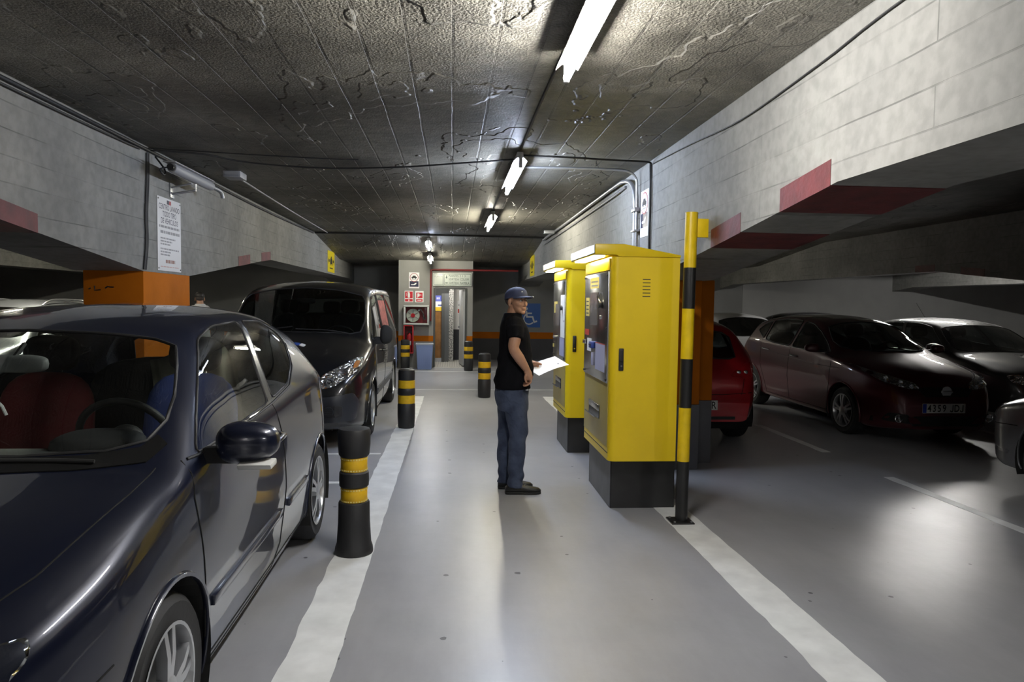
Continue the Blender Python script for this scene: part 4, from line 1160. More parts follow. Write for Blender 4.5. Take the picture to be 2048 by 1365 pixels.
class Car:
    NB = (0, 5, 7, 5, 6, 4, 0)       # fillet samples at A..G
    NS = (2, 3, 5, 4, 4, 1)          # extra samples on the straight pieces
    def __init__(s, spec, res=90):
        s.c = {k: curve(v) for k, v in spec['curves'].items()}
        s.L = spec['L']; s.spec = spec; s.res = res
        s.cache = {}
        s.M = len(s.section(s.L / 2)) - 1
        k = 1 + s.NS[0] + s.NB[1] + s.NS[1]
        s.iC = k + s.NB[2] // 2
    def ctrl(s, u):
        c = s.c
        top, wr, dz = c['top'](u), c['wr'](u), c['dz'](u)
        P = [(0, top), (wr * 0.55, top - dz * 0.22), (wr, top - dz), (c['wb'](u), c['zb'](u)), (c['wm'](u), c['zm'](u)), (c['ws'](u), c['zs'](u)), (c['ws'](u) - 0.10, c['zs'](u) - 0.012)]
        rr = [0, 0.35, c['rc'](u), 0.045, 0.22, 0.05, 0]
        return P, rr
    def section(s, u):
        key = round(u, 5)
        if key in s.cache: return s.cache[key]
        P, rr = s.ctrl(u)
        P = [Vector(p) for p in P]
        ends = []
        for i, v in enumerate(P):
            if i == 0 or i == len(P) - 1:
                ends.append(([v], v, v)); continue
            a, b = P[i - 1] - v, P[i + 1] - v
            d1 = min(rr[i], a.length * 0.46); d2 = min(rr[i], b.length * 0.46)
            st = v + (a.normalized() * d1 if a.length > 1e-6 else a); en = v + (b.normalized() * d2 if b.length > 1e-6 else b)
            n = s.NB[i]
            ends.append(([st * (1 - k / (n - 1)) ** 2 + v * 2 * (k / (n - 1)) * (1 - k / (n - 1)) + en * (k / (n - 1)) ** 2 for k in range(n)], st, en))
        out = []
        for i in range(len(P)):
            out += ends[i][0]
            if i < len(P) - 1:
                a, b = ends[i][2], ends[i + 1][1]
                for k in range(s.NS[i]):
                    out.append(a.lerp(b, (k + 1) / (s.NS[i] + 1)))
        out = [(p.x, p.y) for p in out]
        s.cache[key] = out
        return out
    def S(s, u, t):
        q = s.section(u); i = min(max(int(t), 0), s.M - 1); f = t - i
        return (lerp(q[i][0], q[i + 1][0], f), u, lerp(q[i][1], q[i + 1][1], f))
    def s_side(s, u, z):
        q = s.section(u)
        for i in range(s.iC, s.M):
            if q[i][1] >= z >= q[i + 1][1]:
                return i + (q[i][1] - z) / max(1e-9, q[i][1] - q[i + 1][1])
        return float(s.iC) if z > q[s.iC][1] else float(s.M)
    def s_top(s, u, y):
        q = s.section(u)
        for i in range(0, s.M):
            if q[i][0] <= y <= q[i + 1][0]:
                return i + (y - q[i][0]) / max(1e-9, q[i + 1][0] - q[i][0])
        return float(s.iC)
    def build(s, root, paint, glass_for):
        K = 18.0
        L, Mx = s.L, s.M
        us = []
        n = s.res
        for i in range(n + 1):
            t = i / n
            us.append(L * (0.5 - 0.5 * math.cos(math.pi * t)) * 0.55 + L * t * 0.45)
        holes = []      # (kind, name, outline in (u,s))
        for (uw, zw, Ra) in s.spec['arches']:
            pts = []
            for k in range(33):
                a = math.pi * (1.14 - 1.28 * k / 32)
                u, z = uw + Ra * math.cos(a), zw + Ra * math.sin(a)
                u = min(max(u, 0.002), L - 0.002)
                pts.append((u, s.s_side(u, z)))
            pts = [(pts[0][0], Mx + 0.5)] + pts + [(pts[-1][0], Mx + 0.5)]
            pts = [(u, min(t, float(Mx))) for u, t in pts]
            # drop points that collapsed onto the lower border
            q = []
            for p in pts:
                if not q or abs(p[0] - q[-1][0]) + abs(p[1] - q[-1][1]) > 1e-4: q.append(p)
            holes.append(('arch', 'arch', q))
        for nm, poly in s.spec['side_windows']:
            d = densify(round2(poly, s.spec.get('wr_r', 0.05)), 0.05)
            holes.append(('side', nm, [(u, s.s_side(u, z)) for u, z in d]))
        for nm, poly in s.spec['top_windows']:
            # (u, y) half outline starting and ending on the centre line
            d = densify(poly, 0.05, closed=False)
            holes.append(('top', nm, [(u, s.s_top(u, y)) for u, y in d]))
        segs = []
        for kd, nm, o in holes:
            segs += [(o[i], o[(i + 1) % len(o)]) for i in range(len(o))]
        segk = [((a[0] * K, a[1]), (b[0] * K, b[1])) for a, b in segs]
        boxes = [(min(a[0], b[0]) - 1, max(a[0], b[0]) + 1, min(a[1], b[1]) - 1, max(a[1], b[1]) + 1, a, b) for a, b in segk]
        V = []
        for u in us:
            for t in range(Mx + 1):
                p = (u * K, float(t)); ok = True
                if 0 < u < L:
                    for (x0, x1, y0, y1, a, b) in boxes:
                        if x0 < p[0] < x1 and y0 < p[1] < y1 and segdist2(p, a, b) < 0.09:
                            ok = False; break
                if ok or u in (us[0], us[-1]):
                    V.append(p)
        E = []
        for kd, nm, o in holes:
            k0 = len(V)
            V += [(u * K, t) for u, t in o]
            m = len(o)
            for i in range(m):
                E.append((k0 + i, k0 + (i + 1) % m))
        vv, ee, ff, *_ = delaunay_2d_cdt([Vector(p) for p in V], E, [], 0, 1e-4)
        hp = [(kd, nm, [(u * K, t) for u, t in o]) for kd, nm, o in holes]
        groups = {}
        for f in ff:
            cx = sum(vv[i].x for i in f) / 3; cy = sum(vv[i].y for i in f) / 3
            w = ('body', 'body')
            for kd, nm, o in hp:
                if inpoly((cx, cy), o): w = (kd, nm)
            groups.setdefault(w, []).append(f)
        P3 = [s.S(min(max(v.x / K, 0), L), min(max(v.y, 0), Mx)) for v in vv]
        # analytic-ish normals come from the mesh; both halves are welded on the centre line
        allf = [f for k, g in groups.items() if k[0] != 'arch' for f in g]
        vb = [Vector(p) for p in P3] + [Vector((-p[0], p[1], p[2])) for p in P3]
        nP = len(P3)
        bf = allf + [tuple(i + nP for i in reversed(f)) for f in allf]
        for end in (0, L):                       # flat end caps, so that things can be laid onto them
            q = s.section(end); k = len(vb)
            vb += [Vector((x, end, z)) for x, z in q] + [Vector((-x, end, z)) for x, z in q]
            for i in range(len(q) - 1):
                bf.append((k + i, k + i + 1, k + len(q) + i + 1, k + len(q) + i))
        s.bvh = BVHTree.FromPolygons(vb, bf)
        s.objs = {}
        def emit(nm, faces, mat, sides, parent=root):
            used = sorted({i for f in faces for i in f}); mp = {v: i for i, v in enumerate(used)}
            out = []
            for sd in sides:
                mb = MB()
                if sd in (1, 0):
                    mb.add([P3[i] for i in used], [tuple(mp[i] for i in f) for f in faces])
                if sd in (-1, 0):
                    mb.add([(-P3[i][0], P3[i][1], P3[i][2]) for i in used], [tuple(mp[i] for i in reversed(f)) for f in faces])
                if nm == 'body':                 # close the nose and the tail
                    for end in (0, L):
                        q = s.section(end); n_ = len(q)
                        mb.add([(x, end, z) for x, z in q] + [(-x, end, z) for x, z in q], [(i, i + 1, n_ + i + 1, n_ + i) for i in range(n_ - 1)])
                me = bpy.data.meshes.new(nm); me.from_pydata(mb.v, [], mb.f)
                bm = bmesh.new(); bm.from_mesh(me)
                if sd == 0: bmesh.ops.remove_doubles(bm, verts=bm.verts, dist=1e-4)
                bmesh.ops.recalc_face_normals(bm, faces=bm.faces)
                # outward
                ctr = Vector((0, L / 2, 0.6))
                sc = sum((f.calc_center_median() - ctr).dot(f.normal) * f.calc_area() for f in bm.faces)
                if sc < 0: bmesh.ops.reverse_faces(bm, faces=bm.faces)
                bm.to_mesh(me); bm.free()
                for p in me.polygons: p.use_smooth = True
                me.set_sharp_from_angle(angle=math.radians(50))
                me.materials.append(mat)
                o = bpy.data.objects.new(nm, me); COL.objects.link(o); o.parent = parent
                out.append(o)
            return out
        s.body = emit('body', groups[('body', 'body')], paint, (0,))[0]
        for kd, nm, o in holes:
            if kd == 'side' and ('side', nm) in groups:
                for sd in (1, -1):
                    g = emit(nm, groups[('side', nm)], glass_for(nm), (sd,))[0]
                    ring = [Vector((x * sd, y, z)) for x, y, z in (s.S(u, t) for u, t in o)]
                    MB().tube(ring, s.spec.get('seal', 0.009), 6, closed=True).build('seal', M_trim, g, smooth=60)
            elif kd == 'top' and ('top', nm) in groups:
                g = emit(nm, groups[('top', nm)], glass_for(nm), (0,))[0]
                h = [Vector(s.S(u, t)) for u, t in o]
                ring = h + [Vector((-p.x, p.y, p.z)) for p in reversed(h[1:-1])]
                MB().tube(ring, s.spec.get('seal', 0.009) * 1.15, 6, closed=True).build('seal', M_trim, g, smooth=60)
            elif kd == 'arch':
                for sd in (1, -1):
                    lip = [Vector((x * sd, y, z)) for x, y, z in (s.S(u, t) for u, t in o[1:-1])]
                    MB().tube(lip, 0.012, 6).build('arch_lip', paint, root, smooth=60)
        # wheel wells
        for (uw, zw, Ra) in s.spec['arches']:
            for sd in (1, -1):
                mb = MB(); n = 20; x1 = s.spec['half'] - 0.012; x0 = x1 - 0.34
                vs = []
                for k in range(n + 1):
                    a = math.pi * (1.14 - 1.28 * k / n)
                    for x in (x0, x1): vs.append((x * sd, uw + (Ra - 0.004) * math.cos(a), zw + (Ra - 0.004) * math.sin(a)))
                fs = [(2 * k, 2 * k + 1, 2 * k + 3, 2 * k + 2) for k in range(n)] + [tuple(2 * k for k in range(n + 1))]
                mb.add(vs, fs); mb.build('wheel_well', M_under, root, fixn=False)
        return s
    # ---- things laid onto the body surface
    def hit(s, view, p):
        if view == 'front': o, d = Vector((p[0], -1.0, p[1])), Vector((0, 1, 0))
        elif view == 'rear': o, d = Vector((p[0], s.L + 1.0, p[1])), Vector((0, -1, 0))
        elif view == 'left': o, d = Vector((2.0, p[0], p[1])), Vector((-1, 0, 0))
        elif view == 'right': o, d = Vector((-2.0, p[0], p[1])), Vector((1, 0, 0))
        else: o, d = Vector((p[0], p[1], 3.0)), Vector((0, 0, -1))
        h = s.bvh.ray_cast(o, d)
        if h[0] is None: return None, d
        return h[0], d
    def panel(s, view, poly, off=0.004, thick=0.012, g=0.05, rnd=0.0):
        if rnd: poly = round2(poly, rnd)
        out = densify(poly, g)
        V = list(out); E = [(i, (i + 1) % len(out)) for i in range(len(out))]
        x0, x1 = min(p[0] for p in out), max(p[0] for p in out); y0, y1 = min(p[1] for p in out), max(p[1] for p in out)
        x = x0 + g / 2
        while x < x1:
            y = y0 + g / 2
            while y < y1:
                if inpoly((x, y), out) and min(segdist2((x, y), out[i], out[(i + 1) % len(out)]) for i in range(len(out))) > (g * 0.3) ** 2:
                    V.append((x, y))
                y += g
            x += g
        vv, ee, ff, *_ = delaunay_2d_cdt([Vector(p) for p in V], E, [], 1, 1e-5)
        pts = []; last = None
        for v in vv:
            h, d = s.hit(view, (v.x, v.y))
            if h is None:
                # beyond the silhouette: stay at the depth of the last point found
                h, _d = s.hit(view, (v.x * 0.96, v.y))
                if h is None and last is not None:
                    h = last.copy()
                elif h is None:
                    h = Vector((v.x, 0.05, v.y)) if view == 'front' else Vector((v.x, s.L, v.y))
                if view in ('front', 'rear'): h = Vector((v.x, h.y, v.y))
                elif view in ('left', 'right'): h = Vector((h.x, v.x, v.y))
            last = h
            pts.append((h, d))
        n = len(pts)
        mb = MB()
        mb.add([h - d * off for h, d in pts] + [h + d * thick for h, d in pts], [])
        faces = [tuple(f) for f in ff]
        cnt = {}
        for f in faces:
            for i in range(len(f)):
                cnt[(f[i], f[(i + 1) % len(f)])] = 1
        rim = [(a, b, b + n, a + n) for (a, b) in cnt if (b, a) not in cnt]
        mb.f += faces + rim
        return mb
    def line(s, view, pts, r=0.003, off=0.0, step=0.06):
        q = []
        for p in densify(pts, step, closed=False):
            h, d = s.hit(view, p)
            if h is not None: q.append(h - d * off)
        return MB().tube(q, r, 6) if len(q) > 1 else None

def make_wheel(root, x, u, z, R, rim_r, sd, spokes=7, wide=0.20, style='split', rim_mat=None, rz=0.0):
    """sd=+1: outer face looks to +X"""
    rim_mat = rim_mat or M_alloy
    w = wide
    prof = [(rim_r, 0.0), (rim_r + 0.012, -0.004), (R - 0.035, 0.006), (R - 0.012, -0.012), (R, -0.04), (R, -w + 0.04), (R - 0.012, -w + 0.012), (R - 0.035, -w - 0.006), (rim_r, -w)]
    t = MB().lathe([(r, h * sd) for r, h in prof], 40, 'x', caps=False)
    ty = t.build('wheel', M_tyre, root, smooth=40, loc=(x, u, z))
    if rz: ty.rotation_euler = (0, 0, rz)
    mb = MB().lathe([(r, h * sd) for r, h in [(rim_r + 0.006, 0.004), (rim_r - 0.006, 0.004), (rim_r - 0.016, -0.02), (rim_r - 0.026, -0.12)]], 40, 'x', caps=False)
    for k in range(spokes):
        a0 = 2 * math.pi * k / spokes + 0.2
        offs = (-0.16, 0.16) if style == 'split' else (0,)
        for o in offs:
            a = a0 + o
            er = Vector((0, math.cos(a), math.sin(a))); et = Vector((0, -math.sin(a), math.cos(a)))
            hw0, hw1 = (0.016, 0.013) if style == 'split' else (0.030, 0.022)
            r0, r1 = 0.05, rim_r - 0.008
            vs = []
            for rr, hw, xo in ((r0, hw0, 0.004), ((r0 + r1) / 2, (hw0 + hw1) / 2, 0.006), (r1, hw1, -0.004)):
                for sx, st in ((xo, -hw), (xo, hw), (xo - 0.035, hw), (xo - 0.035, -hw)):
                    vs.append(er * rr + et * st + Vector((sx * sd, 0, 0)))
            fs = []
            for j in range(2):
                for i in range(4): fs.append((j * 4 + i, j * 4 + (i + 1) % 4, (j + 1) * 4 + (i + 1) % 4, (j + 1) * 4 + i))
            fs += [(0, 1, 2, 3), (8, 9, 10, 11)]
            mb.add(vs, fs)
    mb.lathe([(0.001, 0.010 * sd), (0.03, 0.010 * sd), (0.062, 0.004 * sd), (0.066, -0.03 * sd)], 20, 'x', caps=False)
    mb.build('rim', rim_mat, ty, smooth=35)
    MB().lathe([(rim_r - 0.03, -0.075 * sd), (0.02, -0.075 * sd)], 30, 'x', caps=False).build('brake_disc', M('brake_disc_steel', (0.10, 0.10, 0.10), 0.4, metal=0.9), ty)
    return ty

def make_mirror(root, x, u, z, sd, mat, w=0.20, h=0.14, d=0.13, ind=True, arm=0.06):
    """door mirror; x = door skin, housing outside it"""
    cx = (abs(x) + arm + w / 2) * sd
    mb = MB().ball((cx, u, z), w / 2, d / 2, h / 2, 20, 14, 0.75)
    for i, v in enumerate(mb.v):                     # taper to the outer, lower end
        t = (v[0] * sd - abs(x) - arm) / w
        k = 1.0 - 0.22 * max(0, t)
        mb.v[i] = (v[0], u + (v[1] - u) * k + 0.02 * t, z + (v[2] - z) * k)
    o = mb.build('door_mirror', mat, root, smooth=60)
    MB().prism([(u - 0.03, z - h * 0.45), (u + 0.05, z - h * 0.45), (u + 0.03, z - h * 0.10), (u - 0.02, z - h * 0.10)], 'x', (abs(x) - 0.02) * sd, cx).build('mirror_foot', M_trim, o, bevel=0.008)
    MB().ball((cx, u + d * 0.36, z), w * 0.42, 0.014, h * 0.40, 16, 10, 0.8).build('mirror_glass', M_chrome, o, smooth=60)
    if ind:
        MB().prism([(u - d * 0.46, z - h * 0.40), (u - d * 0.40, z - h * 0.52), (u + 0.01, z - h * 0.50), (u + 0.01, z - h * 0.36)], 'x', cx - 0.02 * sd, cx + w * 0.46 * sd).build('indicator', M('clear_indicator', (0.62, 0.62, 0.60), 0.25), o, bevel=0.006)
    return o

def seat(root, x, u, z, mat, hr=True, w=0.25, tilt=0.20, hmat=None):
    s_ = MB()
    s_.ball((x, u - 0.22, z + 0.08), w, 0.27, 0.09, 16, 10, 0.6)
    b = s_.build('front_seat', mat, root, smooth=60)
    mb = MB().ball((0, 0, 0.30), w * 0.96, 0.085, 0.32, 18, 12, 0.65)
    m = Matrix.Rotation(-tilt, 3, 'X')
    mb.v = [tuple(m @ Vector(v) + Vector((x, u, z + 0.10))) for v in mb.v]
    mb.build('seat_back', mat, b, smooth=60)
    if hr:
        mb = MB().ball((0, 0.0, 0.72), 0.135, 0.055, 0.095, 16, 10, 0.6)
        mb.v = [tuple(m @ Vector(v) + Vector((x, u, z + 0.10))) for v in mb.v]
        mb.build('headrest', hmat or M_seat, b, smooth=60)
        for dx in (-0.06, 0.06):
            MB().tube([m @ Vector((dx, 0, 0.55)) + Vector((x, u, z + 0.10)), m @ Vector((dx, 0, 0.66)) + Vector((x, u, z + 0.10))], 0.006, 6).build('headrest_post', M_chrome, b)
    return b

def steering_wheel(root, x, u, z, tilt=0.45, r=0.185):
    m = Matrix.Rotation(tilt, 3, 'X')
    ring = [m @ Vector((r * math.cos(a), 0, r * math.sin(a))) + Vector((x, u, z)) for a in [2 * math.pi * k / 32 for k in range(32)]]
    o = MB().tube(ring, 0.016, 8, closed=True).build('steering_wheel', M_trim, root, smooth=60)
    mb = MB()
    for a in (math.radians(200), math.radians(340), math.radians(270)):
        mb.tube([m @ Vector((0, 0.01, 0)) + Vector((x, u, z)), m @ Vector((r * math.cos(a), 0, r * math.sin(a))) + Vector((x, u, z))], 0.02, 6)
    mb.build('spoke', M_trim, o)
    MB().ball((x, u, z), 0.075, 0.04, 0.065, 14, 10).build('hub', M_trim, o, smooth=60)
    return o

def rear_mirror(root, x, u, z, mat=None):
    o = MB().ball((x, u, z), 0.125, 0.022, 0.036, 18, 10, 0.6).build('rear_view_mirror', mat or M_trim, root, smooth=60)
    MB().ball((x, u + 0.014, z), 0.117, 0.012, 0.030, 18, 10, 0.6).build('mirror_glass', M('mirror_back_grey', (0.22, 0.24, 0.24), 0.3), o, smooth=60)
    return o

def number_plate(root, view, car, z, txt, x=0.0, w=0.52, h=0.11, two=None):
    p, d = car.hit(view, (x, z))
    sg = -1 if view == 'front' else 1
    y = p.y + sg * 0.012
    o = MB().box(x - w / 2, x + w / 2, y - 0.006, y + 0.006, z - h / 2, z + h / 2).build('number_plate', M_plate, root, bevel=0.003)
    f = ((1, 0, 0), (0, 0, 1)) if sg < 0 else ((-1, 0, 0), (0, 0, 1))
    bx = (x - w / 2) if sg < 0 else (x + w / 2 - 0.045)
    MB().box(bx, bx + 0.045, y + sg * 0.0062, y + sg * 0.0072, z - h / 2 + 0.003, z + h / 2 - 0.003).build('country_band', M_plateb, o)
    k0 = -1 if sg > 0 else 1                  # reading direction
    xs = x + k0 * (-w / 2 + 0.045 + 0.035)
    if sg > 0: xs = x + w / 2 - 0.045 - 0.035
    for ch in txt:
        if ch == ' ':
            xs += k0 * 0.030; continue
        if ch == '_':                         # a place whose character cannot be read in the photograph
            xs += k0 * 0.0605; continue
        if ch == 'J':
            pts = [(0.013, 0.040), (0.013, -0.022), (0.009, -0.034), (-0.002, -0.039), (-0.012, -0.034), (-0.015, -0.022)]
            r_ = MB().tube([(xs + k0 * px, y + sg * 0.0075, z + pz) for px, pz in pts], 0.0052, 6).build('character', M_platei, o)
        else:
            lettering('character', ch, 0.116, M_platei, o, (xs, y + sg * 0.0078, z - 0.003), f, sx=0.80, bold=0.0014)
        xs += k0 * 0.0605
    return o

def cabin(root, car, u0, u1, w, zf, zd, dash_u, steer_x=0.36):
    """floor pan, bulkheads, dashboard"""
    MB().box(-w, w, u0 - 0.9, u1 + 0.2, zf - 0.06, zf).build('floor_pan', M_under, root)
    mb = MB()
    prof = [(dash_u - 0.32, zd - 0.02), (dash_u - 0.10, zd + 0.005), (dash_u + 0.12, zd - 0.02), (dash_u + 0.20, zd - 0.10), (dash_u + 0.16, zd - 0.35), (dash_u - 0.3, zd - 0.4)]
    mb.prism(prof, 'x', -w + 0.02, w - 0.02)
    d = mb.build('dashboard', M_intg, root, bevel=0.03, segs=3)
    bx = MB().ball((steer_x, dash_u + 0.08, zd), 0.17, 0.14, 0.06, 16, 10, 0.8).build('instrument_hood', M_int, d, smooth=60)
    for sd in (1, -1):
        MB().box((w - 0.02) * sd, (w + 0.03) * sd, u0, u1, zf, zd - 0.06).build('door_lining', M_int, root)
    MB().box(-w, w, u1, u1 + 0.05, zf, zd - 0.12).build('rear_bulkhead', M_int, root)
    return d

def golf_spec():
    L = 4.2
    return dict(L=L, half=0.88, seal=0.006, curves=dict(
        top=[(0, 0.60), (0.03, 0.68), (0.09, 0.80), (0.18, 0.865), (0.5, 0.955), (0.95, 1.035), (1.04, 1.055), (1.40, 1.285), (1.72, 1.475), (1.95, 1.535), (2.3, 1.57), (2.7, 1.578), (3.1, 1.56), (3.5, 1.505), (3.72, 1.455), (3.80, 1.41), (3.95, 1.22), (4.07, 1.05), (4.13, 0.95), (4.18, 0.80), (L, 0.70)],
        wr=[(0, 0.48), (0.05, 0.55), (0.15, 0.63), (0.4, 0.70), (0.95, 0.775), (1.2, 0.772), (1.4, 0.735), (1.75, 0.645), (2.1, 0.615), (3.0, 0.59), (3.6, 0.565), (3.85, 0.58), (4.0, 0.63), (4.12, 0.66), (L, 0.58)],
        dz=[(0, 0.03), (0.1, 0.05), (0.5, 0.06), (0.95, 0.045), (1.1, 0.055), (1.3, 0.075), (1.5, 0.08), (1.75, 0.07), (2.2, 0.06), (3.4, 0.06), (3.9, 0.05), (L, 0.03)],
        wb=[(0, 0.58), (0.05, 0.66), (0.15, 0.745), (0.35, 0.81), (0.6, 0.835), (1.1, 0.842), (1.5, 0.85), (2.5, 0.852), (3.2, 0.845), (3.7, 0.82), (4.0, 0.77), (4.12, 0.72), (L, 0.64)],
        zb=[(0, 0.54), (0.05, 0.64), (0.1, 0.71), (0.2, 0.765), (0.5, 0.83), (0.95, 0.93), (1.15, 0.99), (1.3, 1.005), (2.2, 1.035), (2.9, 1.07), (3.6, 1.09), (4.0, 1.02), (4.12, 0.88), (L, 0.63)],
        wm=[(0, 0.60), (0.05, 0.685), (0.15, 0.775), (0.35, 0.845), (0.7, 0.877), (1.5, 0.88), (3.0, 0.88), (3.6, 0.87), (3.95, 0.82), (4.1, 0.77), (L, 0.68)],
        zm=[(0, 0.45), (0.2, 0.55), (0.6, 0.64), (1.5, 0.66), (3.2, 0.70), (3.9, 0.68), (L, 0.52)],
        ws=[(0, 0.56), (0.15, 0.74), (0.4, 0.82), (1.3, 0.835), (3.0, 0.84), (3.7, 0.82), (4.05, 0.74), (L, 0.64)],
        zs=[(0, 0.24), (0.3, 0.21), (1.3, 0.20), (3.0, 0.22), (3.8, 0.26), (L, 0.32)],
        rc=[(0, 0.06), (0.5, 0.09), (1.0, 0.08), (1.4, 0.07), (1.8, 0.11), (3.6, 0.11), (L, 0.06)]),
        arches=[(0.88, 0.335, 0.365), (3.46, 0.335, 0.365)],
        side_windows=[('side_window', [(1.24, 1.035), (1.42, 1.165), (1.64, 1.31), (1.84, 1.425), (2.10, 1.475), (2.50, 1.488), (2.245, 1.085), (1.7, 1.06)]),
                      ('quarter_window', [(2.34, 1.095), (2.58, 1.488), (2.95, 1.475), (3.20, 1.40), (3.27, 1.34), (3.05, 1.215), (2.75, 1.13)])],
        top_windows=[('windshield', [(1.06, 0.0), (1.08, 0.30), (1.13, 0.55), (1.20, 0.665), (1.30, 0.695), (1.42, 0.68), (1.58, 0.632), (1.69, 0.587), (1.712, 0.50), (1.70, 0.30), (1.69, 0.0)]),
                     ('rear_window', [(3.82, 0.0), (3.83, 0.40), (3.86, 0.50), (4.02, 0.55), (4.05, 0.45), (4.06, 0.0)])])

def van_spec():
    L = 4.8
    return dict(L=L, half=0.945, wr_r=0.05, seal=0.008, curves=dict(
        top=[(0, 0.58), (0.03, 0.70), (0.10, 0.84), (0.25, 0.965), (0.55, 1.08), (0.90, 1.185), (1.0, 1.235), (1.3, 1.49), (1.6, 1.71), (1.78, 1.80), (2.1, 1.855), (2.7, 1.88), (4.4, 1.87), (4.66, 1.84), (4.74, 1.77), (4.79, 1.4), (L, 0.9)],
        wr=[(0, 0.52), (0.08, 0.62), (0.3, 0.72), (0.9, 0.80), (1.2, 0.82), (1.6, 0.79), (2.0, 0.775), (4.6, 0.775), (4.75, 0.77), (L, 0.72)],
        dz=[(0, 0.03), (0.2, 0.06), (0.9, 0.09), (1.1, 0.15), (1.4, 0.14), (1.7, 0.11), (2.2, 0.085), (4.6, 0.08), (L, 0.05)],
        wb=[(0, 0.62), (0.08, 0.74), (0.3, 0.85), (0.7, 0.895), (1.3, 0.915), (4.5, 0.915), (4.75, 0.90), (L, 0.84)],
        zb=[(0, 0.55), (0.08, 0.72), (0.25, 0.83), (0.6, 0.95), (1.0, 1.05), (1.3, 1.08), (4.5, 1.10), (4.75, 1.05), (L, 0.85)],
        wm=[(0, 0.66), (0.08, 0.78), (0.3, 0.89), (0.7, 0.94), (1.3, 0.945), (4.5, 0.945), (4.75, 0.92), (L, 0.87)],
        zm=[(0, 0.45), (0.5, 0.62), (1.5, 0.66), (4.5, 0.66), (L, 0.6)],
        ws=[(0, 0.62), (0.15, 0.78), (0.5, 0.88), (1.3, 0.90), (4.5, 0.90), (L, 0.84)],
        zs=[(0, 0.24), (0.4, 0.20), (1.4, 0.22), (4.5, 0.26), (L, 0.30)],
        rc=[(0, 0.06), (0.5, 0.10), (1.0, 0.09), (1.6, 0.10), (2.0, 0.12), (L, 0.10)]),
        arches=[(0.93, 0.335, 0.375), (3.92, 0.335, 0.365)],
        side_windows=[('side_window', [(1.20, 1.13), (1.45, 1.32), (1.72, 1.56), (1.88, 1.66), (2.30, 1.70), (2.30, 1.13)]),
                      ('rear_side_window', [(2.42, 1.13), (2.42, 1.70), (3.45, 1.71), (3.45, 1.14)]),
                      ('rear_quarter_window', [(3.55, 1.14), (3.55, 1.71), (4.55, 1.69), (4.55, 1.15)])],
        top_windows=[('windshield', [(0.99, 0.0), (1.02, 0.35), (1.07, 0.60), (1.15, 0.745), (1.30, 0.775), (1.42, 0.77), (1.62, 0.745), (1.69, 0.70), (1.70, 0.40), (1.70, 0.0)]),
                     ('rear_window', [(4.765, 0.0), (4.765, 0.55), (4.788, 0.62), (4.79, 0.0)])])

def note_spec(h=1.0):
    L = 4.1
    return dict(L=L, half=0.84, curves=dict(
        top=[(0, 0.58), (0.03, 0.66), (0.10, 0.76), (0.22, 0.84), (0.5, 0.94), (0.85, 1.02), (0.92, 1.035), (1.3, 1.24), (1.65, 1.40), (1.9, 1.46), (2.4, 1.50), (2.9, 1.495), (3.4, 1.45), (3.66, 1.40), (3.74, 1.35), (3.88, 1.15), (3.98, 1.0), (4.06, 0.85), (L, 0.70)],
        wr=[(0, 0.42), (0.05, 0.50), (0.2, 0.60), (0.5, 0.67), (0.9, 0.70), (1.3, 0.66), (1.7, 0.585), (2.4, 0.57), (3.4, 0.55), (3.8, 0.56), (4.0, 0.60), (L, 0.54)],
        dz=[(0, 0.03), (0.2, 0.06), (0.6, 0.07), (0.9, 0.06), (1.1, 0.10), (1.35, 0.12), (1.7, 0.07), (2.2, 0.06), (3.6, 0.06), (L, 0.03)],
        wb=[(0, 0.50), (0.05, 0.58), (0.2, 0.69), (0.45, 0.77), (0.8, 0.80), (1.4, 0.812), (3.0, 0.81), (3.6, 0.78), (3.95, 0.72), (L, 0.60)],
        zb=[(0, 0.53), (0.06, 0.63), (0.2, 0.73), (0.5, 0.82), (0.9, 0.91), (1.2, 0.955), (2.2, 1.0), (3.0, 1.04), (3.6, 1.06), (3.95, 0.93), (L, 0.62)],
        wm=[(0, 0.54), (0.05, 0.62), (0.2, 0.735), (0.45, 0.81), (0.8, 0.838), (1.5, 0.84), (3.2, 0.84), (3.7, 0.81), (3.98, 0.74), (L, 0.64)],
        zm=[(0, 0.45), (0.3, 0.56), (1.0, 0.62), (3.2, 0.68), (L, 0.52)],
        ws=[(0, 0.50), (0.2, 0.70), (0.5, 0.78), (1.3, 0.795), (3.2, 0.80), (3.8, 0.74), (L, 0.60)],
        zs=[(0, 0.22), (0.4, 0.18), (1.4, 0.19), (3.2, 0.22), (L, 0.30)],
        rc=[(0, 0.06), (0.5, 0.08), (1.0, 0.07), (1.8, 0.10), (3.6, 0.10), (L, 0.06)]),
        arches=[(0.84, 0.315, 0.345), (3.42, 0.315, 0.345)],
        side_windows=[('front_side_window', [(1.22, 1.005), (1.42, 1.13), (1.66, 1.265), (1.90, 1.36), (2.14, 1.40), (2.18, 1.025), (1.7, 1.01)]),
                      ('rear_side_window', [(2.25, 1.035), (2.22, 1.405), (2.75, 1.415), (3.10, 1.385), (3.05, 1.09), (2.7, 1.05)]),
                      ('quarter_window', [(3.12, 1.10), (3.17, 1.375), (3.36, 1.33), (3.50, 1.22)])],
        top_windows=[('windshield', [(0.95, 0.0), (0.98, 0.30), (1.06, 0.50), (1.20, 0.625), (1.36, 0.63), (1.52, 0.58), (1.64, 0.53), (1.665, 0.35), (1.67, 0.0)]),
                     ('rear_window', [(3.76, 0.0), (3.77, 0.40), (3.80, 0.48), (3.95, 0.50), (3.97, 0.42), (3.98, 0.0)])])

